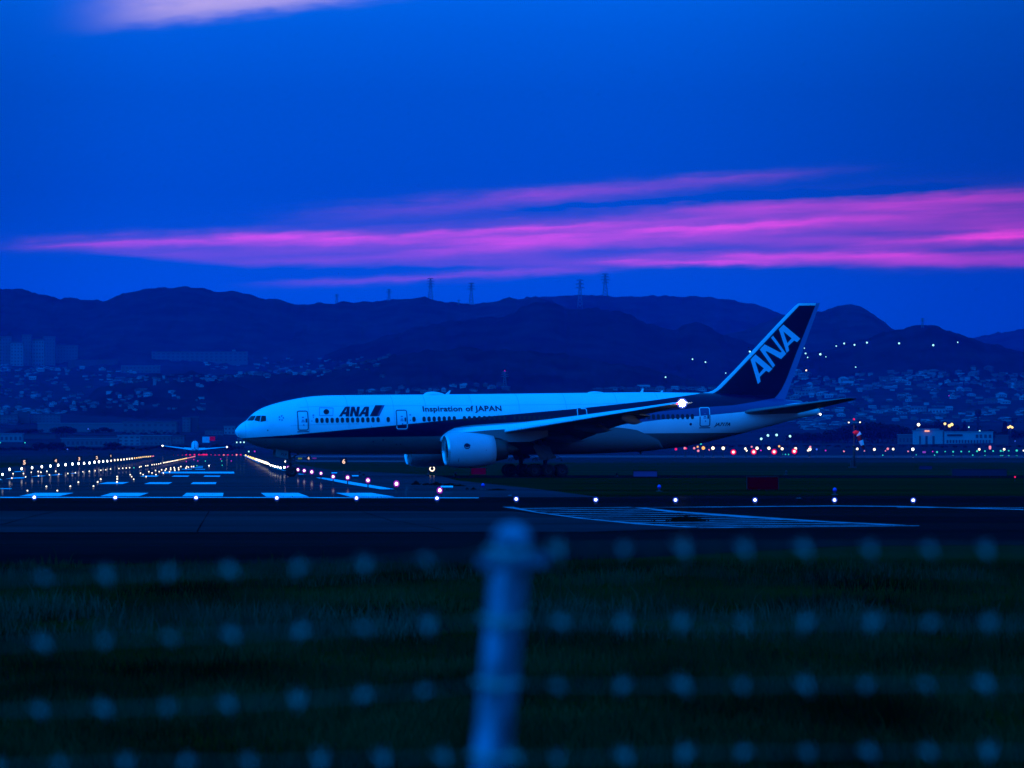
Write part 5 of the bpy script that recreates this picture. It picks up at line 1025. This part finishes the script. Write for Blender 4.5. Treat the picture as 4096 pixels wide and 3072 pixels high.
# ------------------------------------------------------------------ signs
signm = mat('sign_black', (.01, .01, .012), .6, .2); digm = emit('sign_lit', (1, .62, .45), 1.3)
def number_sign(ch, px, py, pyb, hpx, label, ring=False):
    p = G(px, pyb); s = p.y / F; e = empty('distance_sign', (p.x, p.y, 0)); tag(e, label, 'sign', 'lit runway distance signs'); zc = U(px, py, p.y).z; h = hpx * s; w = h * 1.15
    b = MB(); b.box((-w * .75, 0, zc - h * .85), (w * .75, .2, zc + h * .85)); b.build('panel', signm, e)
    b = MB()
    if ring:
        for i in range(15):
            a_ = math.radians(-235 + 290 * i / 14); b.ball((h * .42 * math.cos(a_), -.06, zc + h * .42 * math.sin(a_)), h * .10, 0, 8)
        b.build('lit_ring', EM['warm'], e)
    else:
        vs, fs = text2d(ch, 1.0, 0, .03); xm = (min(v_[0] for v_ in vs) + max(v_[0] for v_ in vs)) / 2; b.add([((x - xm) * h / .7, -.03, zc + (y - .35) * h / .7) for x, y in vs], fs); b.build('digit', digm, e)
    b = MB(); b.box((-w * .5, .05, -.1), (-w * .4, .15, zc - h * .84)); b.box((w * .4, .05, -.1), (w * .5, .15, zc - h * .84)); b.build('leg', signm, e)
for ch, px, py, pyb, hp, lab in (('5', 97.5, 1849.5, 1866, 16, 'black sign with a lit 5 left of the runway'), ('4', 223, 1842.5, 1860.7, 12, 'black sign with a lit 4 left of the runway'), ('3', 317, 1835.5, 1855, 12, 'black sign with a lit 3 left of the runway'), ('2', 387.5, 1830.5, 1852.5, 11, 'black sign with a lit 2 left of the runway'), ('1', 443.5, 1823.5, 1848, 8, 'black sign with a lit 1 left of the runway'), ('6', 1375, 1845.5, 1858, 17, 'black sign with a lit 6 under the front fuselage'), ('6', 1234.5, 1832, 1843, 10, 'small dark sign with a tiny lit digit near the nose wheel')):
    number_sign(ch, px, py, pyb, hp, lab)
number_sign('', 1728.5, 1875, 1890, 21, 'dark sign with a lit ring open at the top, below the far engine', True)
def panel_sign(px0, px1, py0, py1, pyb, m_, label, n=3):
    p = G((px0 + px1) / 2, pyb); s = p.y / F; e = empty('taxiway_sign', (p.x, p.y, 0)); tag(e, label, 'sign'); w = (px1 - px0) * s; z0, z1 = U(0, py1, p.y).z, U(0, py0, p.y).z
    b = MB(); b.box((-w / 2, 0, z0), (w / 2, .25, z1)); b.build('panel', m_, e)
    b = MB(); b.box((-w / 2 - .05, -.04, z1 + .002), (w / 2 + .05, .3, z1 + .06)); b.box((-w / 2 - .05, -.04, z0), (-w / 2 - .003, .3, z1)); b.box((w / 2 + .003, -.04, z0), (w / 2 + .05, .3, z1)); b.build('frame', signm, e)
    for i in range(n): x = -w / 2 + w * (i + .5) / n; b = MB(); b.box((x - .05, .08, -.1), (x + .05, .18, z0)); b.build('leg', signm, e)
panel_sign(1885, 1943, 1873, 1898, 1901, emit('sign_magenta_glow', (.018, .0, .018), 1), 'dim magenta sign board behind the near engine', 2)  # unlit board, glow added so its magenta shows
panel_sign(2534, 2628, 1885, 1906, 1908, mat('sign_blue', (.05, .05, .16), .6), 'bluish sign board on the grass right of the main wheels', 3)
panel_sign(2990, 3112, 1909, 1958, 1963, emit('sign_dark_red_glow', (.0045, .0, .0032), 1), 'tall dark red sign board on the near grass', 4)  # unlit board too, faint glow added to bring out the red
panel_sign(3810, 4026, 1877, 1903, 1907, mat('sign_purple', (.012, .008, .03), .7), 'very wide dark purple sign board near the right edge', 5)
panel_sign(3678, 3728, 1864, 1877, 1879, mat('sign_navy', (.01, .01, .05), .7), 'small dark blue sign board right of the windsock', 2)
panel_sign(1192, 1208, 1831, 1837, 1843, emit('sign_yellow', (.10, .16, .03), 1), 'tiny dim yellow sign right of the nose wheel', 1)
panel_sign(1249, 1266, 1830.5, 1835.5, 1843, emit('sign_violet', (.10, .02, .22), 1), 'tiny dim violet sign right of the lit digit', 1)
panel_sign(3690, 3703, 1805, 1812, 1826, emit('sign_violet_bright', (.25, .05, .5), 1), 'tiny violet lit sign on the far taxiway', 1)
# low white marker boxes and small unlit lamps
boxm = mat('marker_white', (.85, .88, .9), .35, .5)
for px0, px1, py, lab, pyb in ((1326, 1348, 1892, 'low white marker box, farthest of three right of the nose wheel', 1901), (1408, 1434, 1903.5, 'low white marker box, middle of three', 1912), (1763, 1812, 1946, 'low white marker box, nearest and largest of three', 1960)):
    p = G((px0 + px1) / 2, pyb); s = p.y / F; w = (px1 - px0) * s; h = U(0, py - 2.5, p.y).z; e = empty('marker_box', (p.x, p.y, 0)); tag(e, lab, 'marker box', 'low white marker boxes'); t_ = .10
    b = MB(); b.add([(-w / 2, -.12, h - .05), (w / 2, -.12, h - .05), (w / 2, .5, h), (-w / 2, .5, h), (-w / 2, -.14, h - t_), (w / 2, -.14, h - t_), (w / 2 * .75, .1, h - t_ * 2), (-w / 2 * .75, .1, h - t_ * 2)], [(0, 1, 2, 3), (4, 5, 1, 0), (7, 6, 5, 4), (3, 2, 6, 7), (0, 3, 7, 4), (1, 5, 6, 2)]); b.build('housing', boxm, e)
    b = MB(); b.tube([(0, .15, -.05), (0, .15, h - t_ * 1.9)], .05, 8); b.build('leg', stemm, e)
domem = mat('blue_dome', (.02, .05, .45), .2, .5)
for px, py, lab in ((1932, 1959, 'small blue-domed unlit lamp near the largest marker box'), (2637, 1966, 'small blue-domed unlit lamp on the grass edge, middle of the field'), (3339, 1980, 'small blue-domed unlit lamp right above a blue-white light'), (1712, 1910, 'dark bollard lamp below the far engine'), (1822, 1906, 'dark bollard lamp below the near engine'), (1438, 1899, 'tiny dark bollard left of the middle marker box'), (1454, 1908, 'tiny dark bollard right of the middle marker box'), (3145, 1898, 'tiny dark bollard right of the main wheels'), (2467, 1906, 'tiny dark bollard near the bluish sign board')):
    p = G(px, py); e = empty('edge_lamp', (p.x, p.y, 0)); tag(e, lab, 'lamp', 'unlit edge lamps'); r = .13
    b = MB(); b.lathe([(-.05, .2), (.04, .2), (.06, .07), (.22, .07), (.24, .15), (.27, .16)], (0, 0, 0), 'z', 12); b.build('base', stemm, e)
    b = MB(); b.ball((0, 0, .30), r, 0, 12, 1.3); b.build('dome', domem if 'blue' in lab else stemm, e)
# ------------------------------------------------------------------ windsock mast
pw = G(3416, 1872); s = pw.y / F; ws = empty('windsock', (pw.x, pw.y, 0)); tag(ws, 'drooping red and white windsock on a dark mast with three lamps', 'windsock')
Z = lambda py: U(0, py, pw.y).z; X = lambda px: (px - 3409) * s
b = MB(); b.tube([(0, 0, -.1), (0, 0, Z(1790)), (0, 0, Z(1786)), (0, 0, Z(1682))], [.22, .20, .08, .05], 10); b.tube([(0, 0, Z(1788)), (0, 0, Z(1782))], .3, 10); b.build('mast', stemm, ws)
b = MB(); b.tube([(X(3386), 0, Z(1683)), (X(3392), 0, Z(1681)), (X(3430), 0, Z(1681)), (X(3434), 0, Z(1683))], .035, 6); b.build('cross_bar', stemm, ws)
b = MB(); b.box((X(3394), -.3, 0), (X(3407), .3, Z(1841))); b.box((X(3388), -.5, 0), (X(3418), .5, .25)); b.build('control_box', stemm, ws)
for px, py, c in ((3388, 1690, 'warm'), (3433, 1689, 'warm')):
    b = MB(); b.ball((X(px), 0, Z(py)), 3.4 * s, 0, 10, .75); b.build('lamp', EM[c], ws)
b = MB(); b.ball((0, 0, Z(1677)), 3.6 * s, 0, 10, 1.2); b.build('beacon', EM['red'], ws)
cl = [(3414, 1739), (3424, 1731), (3431, 1738), (3434, 1748), (3438, 1762), (3442, 1776), (3445, 1790)]; rad = [13, 12.5, 11.5, 10.5, 8.8, 7, 5]
cl = [(3408, 1738, 12), (3415, 1733, 12.5), (3422, 1735, 12.5), (3426, 1742, 12), (3430, 1752, 11), (3434, 1762, 9.8), (3438, 1772, 8.6), (3441, 1781, 7.2), (3444, 1789, 5.6), (3446, 1796, 4.2)]
b = MB(); pts = [Vector((X(a_ + 2), 0, Z(c_))) for a_, c_, r in cl]; n = 16; vs = []; N = len(pts)
for i, p in enumerate(pts):
    t = (pts[min(i + 1, N - 1)] - pts[max(0, i - 1)]).normalized(); a_ = Vector((0, 1, 0)); c_ = t.cross(a_).normalized()
    for j in range(n): w = 2 * math.pi * j / n; vs.append(p + (a_ * math.cos(w) + c_ * math.sin(w)) * cl[i][2] * s * (1 + .05 * math.sin(3 * w + i)))
band = [1, 0, 0, 0, 1, 1, 0, 0, 1]; bands = [1, 1, 0, 0, 1, 0, 0, 1, 1]
band = [1, 1, 0, 1, 1, 0, 0, 1, 1]
for i in range(N - 1):
    for j in range(n): b.f.append((i * n + j, i * n + (j + 1) % n, (i + 1) * n + (j + 1) % n, (i + 1) * n + j)); b.m.append(band[i]); b.s.append(True)
b.v = [tuple(p) for p in vs]; b.build('sock', [mat('sock_white', (.7, .7, .7), .8, .1), mat('sock_red', (.55, .01, .02), .8, .1)], ws)
ld = bpy.data.lights.new('windsock_lamp', 'SPOT'); ld.energy = 120; ld.color = (1, .35, .4); ld.spot_size = 1.6; ld.shadow_soft_size = .1; lo = bpy.data.objects.new('windsock_lamp', ld); C.objects.link(lo); lo.parent = ws; lo.location = (X(3390), -1.2, Z(1690)); lo.rotation_euler = (Vector((X(3390), -1.2, Z(1690))) - Vector((X(3432), 0, Z(1765)))).to_track_quat('Z', 'Y').to_euler()
# radar drum on a frame at the right
p = land(3912, 1748); s = p.y / F; e = empty('radar_tower', p); tag(e, 'dark drum-topped tower above the airport building', 'tower'); zz = lambda py: U(0, py, p.y).z - p.z
dk = mat('tower_dark', (.012, .012, .02), .8, .1)
b = MB(); b.lathe([(zz(1666), .5), (zz(1663), 10 * s), (zz(1652), 13 * s), (zz(1638), 13.5 * s), (zz(1637), .2)], (0, 0, 0), 'z', 18); b.build('drum', dk, e)
b = MB()
for sx in (-1, 1): b.tube([(sx * 4 * s, 0, -1), (sx * 2.5 * s, 0, zz(1664))], .35, 6)
for i in range(5): b.tube([(-4 * s, 0, i * 4), (4 * s, 0, i * 4 + 4)], .2, 5)
b.build('frame', dk, e); b = MB(); b.box((-14 * s, -1, zz(1676)), (14 * s, 1, zz(1673))); b.build('gallery', dk, e)
p = land(4052, 1752); s = p.y / F; e = empty('radar_tower', p); tag(e, 'dark wide-topped lattice tower near the right edge', 'tower'); b = MB(); b.box((-17 * s, -1, zz(1678)), (17 * s, 1, zz(1672))); b.box((-6 * s, -1, zz(1692)), (6 * s, 1, zz(1678))); b.build('gallery', dk, e)
b = MB(); b.tube([(-5 * s, 0, -1), (-2 * s, 0, zz(1690))], .4, 6); b.tube([(5 * s, 0, -1), (2 * s, 0, zz(1690))], .4, 6); b.tube([(-5 * s, 0, 0), (3 * s, 0, 8)], .2, 5); b.tube([(5 * s, 0, 0), (-3 * s, 0, 8)], .2, 5); b.build('frame', dk, e)
# ------------------------------------------------------------------ the small airliner at the far end of the runway
sy = 2520; p = U(779, 1795, sy); jet = empty('small_airliner', (p.x, p.y, p.z)); jet.rotation_euler = (math.radians(6.5), math.radians(1.1), math.radians(3.6)); tag(jet, 'small white airliner seen from behind at the far end of the runway', 'airliner')
jw = mat('jet_white', (.58, .6, .62), .35, .4)
b = MB(); prof = [(-17, .25), (-15, .6), (-11, 1.2), (-6, 1.75), (0, 1.9), (10, 1.9), (13, 1.75), (15.5, 1.2), (17, .2)]; b.lathe([(y, r) for y, r in prof], (0, 0, 1.1), 'y', 24); b.build('fuselage', jw, jet)
for sg in (-1, 1):
    b = MB(); st = [(1.2, -3.2, 6.4, -.1, .75), (6, -1.6, 4.2, .25, .5), (17, -4.2, 1.6, 1.75, .2)]; vs = []
    for x, y, c, z, t in st: vs += [(sg * x, y + c * .5, z), (sg * x, y + c * .15, z + t * .6), (sg * x, y - c * .5, z), (sg * x, y + c * .15, z - t * .5)]
    b.add(vs, [(i * 4 + j, i * 4 + (j + 1) % 4, (i + 1) * 4 + (j + 1) % 4, (i + 1) * 4 + j) for i in range(2) for j in range(4)] + [(8, 9, 10, 11)]); wj = b.build('wing', jw, jet)
    b = MB(); b.ball((sg * 17.1, -4.6, 1.8), .38, 0, 8); b.build('wing_light', EM['white'], wj)
    b = MB(); b.lathe([(-1.5, .7), (-.5, 1.0), (2, 1.05), (3, .95)], (sg * 5, 1.5, -.9), 'y', 14); b.build('engine', M['dark'], jet)
    b = MB(); b.add([(sg * .3, -12.2, 1.7), (sg * .3, -15.6, 1.7), (sg * 5.6, -16.2, 2.3), (sg * 5.6, -14.8, 2.3), (sg * .3, -13.5, 1.95), (sg * 5.6, -15.5, 2.4)], [(0, 1, 2, 3), (0, 3, 5, 4), (4, 5, 2, 1)]); b.build('tailplane', jw, jet)
    b = MB(); b.tube([(sg * 3.4, -1, 0), (sg * 3.4, -1, -2.0)], .16, 8); b.lathe([(-.4, .1), (-.4, .5), (.4, .5), (.4, .1)], (sg * 3.4, -1, -2.0), 'z', 12); b.build('landing_gear', M['rubber'], jet)
b = MB(); b.add([(-.18, -10, 2.2), (-.18, -16, 2.0), (-.06, -17.2, 6.9), (-.06, -14.6, 6.9), (.18, -10, 2.2), (.18, -16, 2.0), (.06, -17.2, 6.9), (.06, -14.6, 6.9)], [(0, 1, 2, 3), (7, 6, 5, 4), (1, 5, 6, 2), (0, 3, 7, 4), (3, 2, 6, 7)]); b.build('tail_fin', M['navy'], jet)
# ------------------------------------------------------------------ weeds at the pavement edges
weedm = mat('weed', (.004, .008, .003), 1, 0, .4, 3)
def weed(px, pyb, wpx, hpx, label):
    p = G(px, pyb, .02); s = p.y / F; e = MB()
    for i in range(int(60 + wpx)):
        x = random.gauss(0, .3) * wpx * s; y = random.uniform(-.4, .4); h = hpx * s * random.uniform(.4, 1) * max(.25, 1 - abs(x) / (wpx * s * .9)); lx = random.uniform(-.35, .35) * h; w = random.uniform(.02, .05)
        e.add([(x - w, y, -.05), (x + w, y, -.05), (x + lx * .5 + w * .7, y, h * .6), (x + lx * .5 - w * .7, y, h * .6), (x + lx, y, h)], [(0, 1, 2, 3), (3, 2, 4)])
    o = e.build('weed_clump', weedm); o.location = p; tag(o, label, 'weeds', 'weed clumps at the pavement edges')
for px, pyb, w, h, lab in ((1664, 1939, 26, 20, 'dark weed clump, leftmost at the edge of the runway shoulder'), (1708, 1940, 36, 10, 'low dark weeds right of the leftmost clump'), (1745, 1941, 40, 18, 'dark weeds before the grass edge above the marker box'), (1800, 1943, 60, 14, 'wide dark weeds above the nearest marker box'), (1840, 1944, 36, 9, 'low dark weeds right of the marker box'), (1868, 1957, 10, 9, 'tiny dark weed right of the marker box leg'), (1894, 1958, 14, 11, 'small dark weed left of the blue-domed lamp'), (1990, 1961, 70, 9, 'low wide dark weeds right of the blue-domed lamp'), (2745, 2084, 130, 26, 'wide dark weed clump growing in the hatched markings')):
    weed(px, pyb, w, h, lab)
# ------------------------------------------------------------------ grass between the fence and the pavement
gm = mat('grass_blade', (.0028, .010, .0022), 1, 0, .5, .22, c2=(.015, .046, .013), stretch=(1, .35, 1))
def meadow(n, Y0, Y1, mtl, name, label, tk, low):
 Yg = 1 / rng.uniform(1 / Y1, 1 / Y0, n * 2); xg_ = rng.uniform(-.118, .118, n * 2) * Yg; pxx = CX + xg_ / Yg * F; yb = np.interp(pxx, [0, 1900, 2500, 3400, 4096], [2262, 2250, 2232, 2182, 2172]); pyy = HY + EYE * F / Yg
 kk = pyy > yb + rng.normal(0, 2, n * 2) - 1; cl_ = np.array([noise.noise((x / 1.5, y / 6, 0)) for x, y in zip(xg_, Yg)]); kk &= (cl_ > rng.uniform(low, .35, n * 2)); Yg, xg_, cl_ = Yg[kk][:n], xg_[kk][:n], cl_[kk][:n]; n = len(Yg)
 hg = tk * rng.uniform(.07, .22, n) * (1 + 1.0 * np.clip(cl_, -.5, .6)); tall = rng.random(n) < .03; hg[tall] *= 1.9; w = rng.uniform(.004, .011, n); a_ = rng.uniform(0, 6.28, n); lean = rng.uniform(.1, .7, n) * hg; la = rng.uniform(0, 6.28, n)
 dxw, dyw = np.cos(a_) * w, np.sin(a_) * w * .3; lx, ly = np.cos(la) * lean, np.sin(la) * lean
 V = np.stack([np.stack([xg_ - dxw, Yg - dyw, np.zeros(n) - .01], 1), np.stack([xg_ + dxw, Yg + dyw, np.zeros(n) - .01], 1), np.stack([xg_ + dxw * .8 + lx * .35, Yg + dyw * .8 + ly * .35, hg * .6], 1), np.stack([xg_ - dxw * .8 + lx * .35, Yg - dyw * .8 + ly * .35, hg * .6], 1), np.stack([xg_ + lx, Yg + ly, hg], 1)], 1).reshape(-1, 3)
 me = bpy.data.meshes.new(name); me.vertices.add(n * 5); me.vertices.foreach_set('co', V.astype(np.float32).ravel()); me.loops.add(n * 7); me.polygons.add(n * 2)
 ids = np.arange(n)[:, None] * 5; L = np.concatenate([ids + [[0, 1, 2, 3]], ids + [[3, 2, 4]]], 1).ravel(); me.loops.foreach_set('vertex_index', L.astype(np.int32)); st = np.arange(n)[:, None] * 7 + [[0, 4]]; me.polygons.foreach_set('loop_start', st.ravel().astype(np.int32)); me.update(calc_edges=True); me.validate()
 me.materials.append(mtl); o = bpy.data.objects.new(name, me); C.objects.link(o); tag(o, label, 'grass', kind='stuff')
meadow(95000, 40, 118, gm, 'grass', 'dark uncut grass between the fence and the pavement', 1.0, -.9)
meadow(9000, 69, 82, mat('dry_grass', (.012, .045, .022), 1, 0, .5, .3), 'dry_grass', 'band of taller paler grass across the dark meadow', 1.5, -.2)
meadow(4000, 98, 110, mat('dry_grass_far', (.010, .036, .018), 1, 0, .5, .3), 'dry_grass', 'thin patches of paler grass near the pavement edge', 1.2, .0)
# ------------------------------------------------------------------ barbed wire fence close to the camera
FD = 7.6; fp = lambda px, py, d=FD: U(px, py, d); fence = empty('fence', (fp(1990, 3072).x, FD, terr(0, FD))); tag(fence, 'barbed wire fence with one leaning pale post close to the camera', 'fence'); FO = fence.location
galv = mat('galvanised_steel', (.21, .20, .24), .65, .2, .5, 14); wirem = mat('old_wire', (.06, .10, .06), .8, .1); barbm = mat('barb_steel', (.24, .36, .27), .7, .15)
top, low = fp(2046, 2165) - FO, fp(1962, 3072) - FO; dirn = (top - low).normalized(); foot = low + dirn * (-(low.z + .3) / dirn.z); side_ = Vector((1, 0, 0))
b = MB(); w = .029
ringp = [(-w, .03), (-w * .97, .0), (-.006, -w * .9), (0.0, -w * .9), (w * .97, .055), (w, .062), (0, .05)]
vs = []
for q in (foot, top): vs += [q + Vector((x, y, 0)) for x, y in ringp]
k7 = len(ringp); b.add(vs, [(j, (j + 1) % k7, k7 + (j + 1) % k7, k7 + j) for j in range(k7)] + [tuple(range(k7, 2 * k7))]); b.build('post', galv, fence)
b = MB(); b.lathe([(-.004, .001), (-.003, .031), (.012, .029), (.024, .018), (.028, .001)], top, 'z', 14); b.build('post_cap', galv, fence)
cpt = top + dirn * -.030; b = MB(); b.lathe([(-.014, .030), (-.013, .037), (.013, .037), (.014, .030)], cpt + Vector((0, .01, 0)), 'z', 18); b.box((cpt.x + .03, cpt.y - .012, cpt.z - .008), (cpt.x + .062, cpt.y + .012, cpt.z + .010)); b.box((cpt.x - .052, cpt.y - .01, cpt.z - .012), (cpt.x - .03, cpt.y + .01, cpt.z + .006)); b.build('post_clamp', galv, fence)
ST = [[(-700, 2352), (0, 2318), (180, 2310), (700, 2290), (1450, 2258), (1700, 2240), (2030, 2212), (2230, 2200), (2950, 2196), (4096, 2202), (4800, 2215)], [(-700, 2620), (0, 2582), (700, 2550), (1700, 2502), (2015, 2486), (2250, 2490), (3000, 2491), (4096, 2490), (4800, 2492)], [(-700, 2875), (0, 2846), (700, 2828), (1690, 2764), (1990, 2738), (2200, 2744), (3000, 2742), (4096, 2738), (4800, 2738)], [(-700, 3098), (0, 3066), (500, 3050), (1000, 3048), (1970, 3028), (2230, 3032), (3000, 3010), (4096, 3008), (4800, 3012)]]
BX_ = [171, 421, 676, 921, 1199, 1454, 1699, 1985, 2233, 2488, 2728, 2974, 3224, 3478, 3715, 3951, 4210]
for r_, S in enumerate(ST):
    xs_, ys_ = zip(*S); b = MB(); P = [fp(px, interp(px, xs_, ys_), FD - .035) - FO for px in range(-700, 4801, 50)]
    for sg in (0, math.pi): b.tube([p + Vector((0, math.cos(i * 1.3 + sg) * .0014, math.sin(i * 1.3 + sg) * .0014)) for i, p in enumerate(P)], .0013, 5)
    wire = b.build('wire', wirem, fence)
    for x0 in [-330, -80] + BX_ + [4460]:
        px = x0 + (0, 4, -8, 76 if x0 < 2000 else 4)[r_] * 1.0 + random.uniform(-9, 9); p = fp(px, interp(px, xs_, ys_), FD - .035) - FO; ph = random.uniform(-.9, .9); sz = random.choice((.65, .8, .9, 1, 1.1, 1.2)); b = MB()
        for q in (-.0065, .0015): b.tube([p + Vector((q + .006 * i / 12, .0046 * sz * math.cos(i * 1.05), .0046 * sz * math.sin(i * 1.05))) for i in range(int(13 * sz))], .0016, 5)
        for q, an in ((-.004, 1.9 + ph), (-.002, -1.2 + ph), (.003, 1.25 + ph), (.005, -1.95 + ph)): b.tube([p + Vector((q, -.004, 0)), p + Vector((q + .013 * sz * math.cos(an), -.005, .015 * sz * math.sin(an)))], [.0017, .0012], 5)
        b.build('barb', barbm, wire)
    px = interp(r_, [0, 1, 2, 3], [2034, 2010, 1990, 1970]); p = fp(px, interp(px, xs_, ys_), FD - .03) - FO; b = MB()
    b.tube([p + Vector((-.035, .03, .004)), p + Vector((-.034, -.004, .006)), p + Vector((0, -.012, -.004)), p + Vector((.034, -.004, .003)), p + Vector((.036, .03, 0))], .0035, 6); b.build('tie_clip', barbm, fence)
# ------------------------------------------------------------------ evening haze over the plain
hz = MB(); hz.box((-3800, -300, -25), (3800, 12200, 420))
hm = bpy.data.materials.new('haze'); hm.use_nodes = True; t = hm.node_tree; t.nodes.clear(); pv = t.nodes.new('ShaderNodeVolumePrincipled'); pv.inputs['Color'].default_value = (.4, .16, .9, 1); pv.inputs['Density'].default_value = 3.3e-5; pv.inputs['Anisotropy'].default_value = 0.0
oo = t.nodes.new('ShaderNodeOutputMaterial'); t.links.new(pv.outputs[0], oo.inputs['Volume'])
tag(hz.build('haze', hm), 'thin blue evening haze over the airfield and hills', 'haze', kind='stuff')
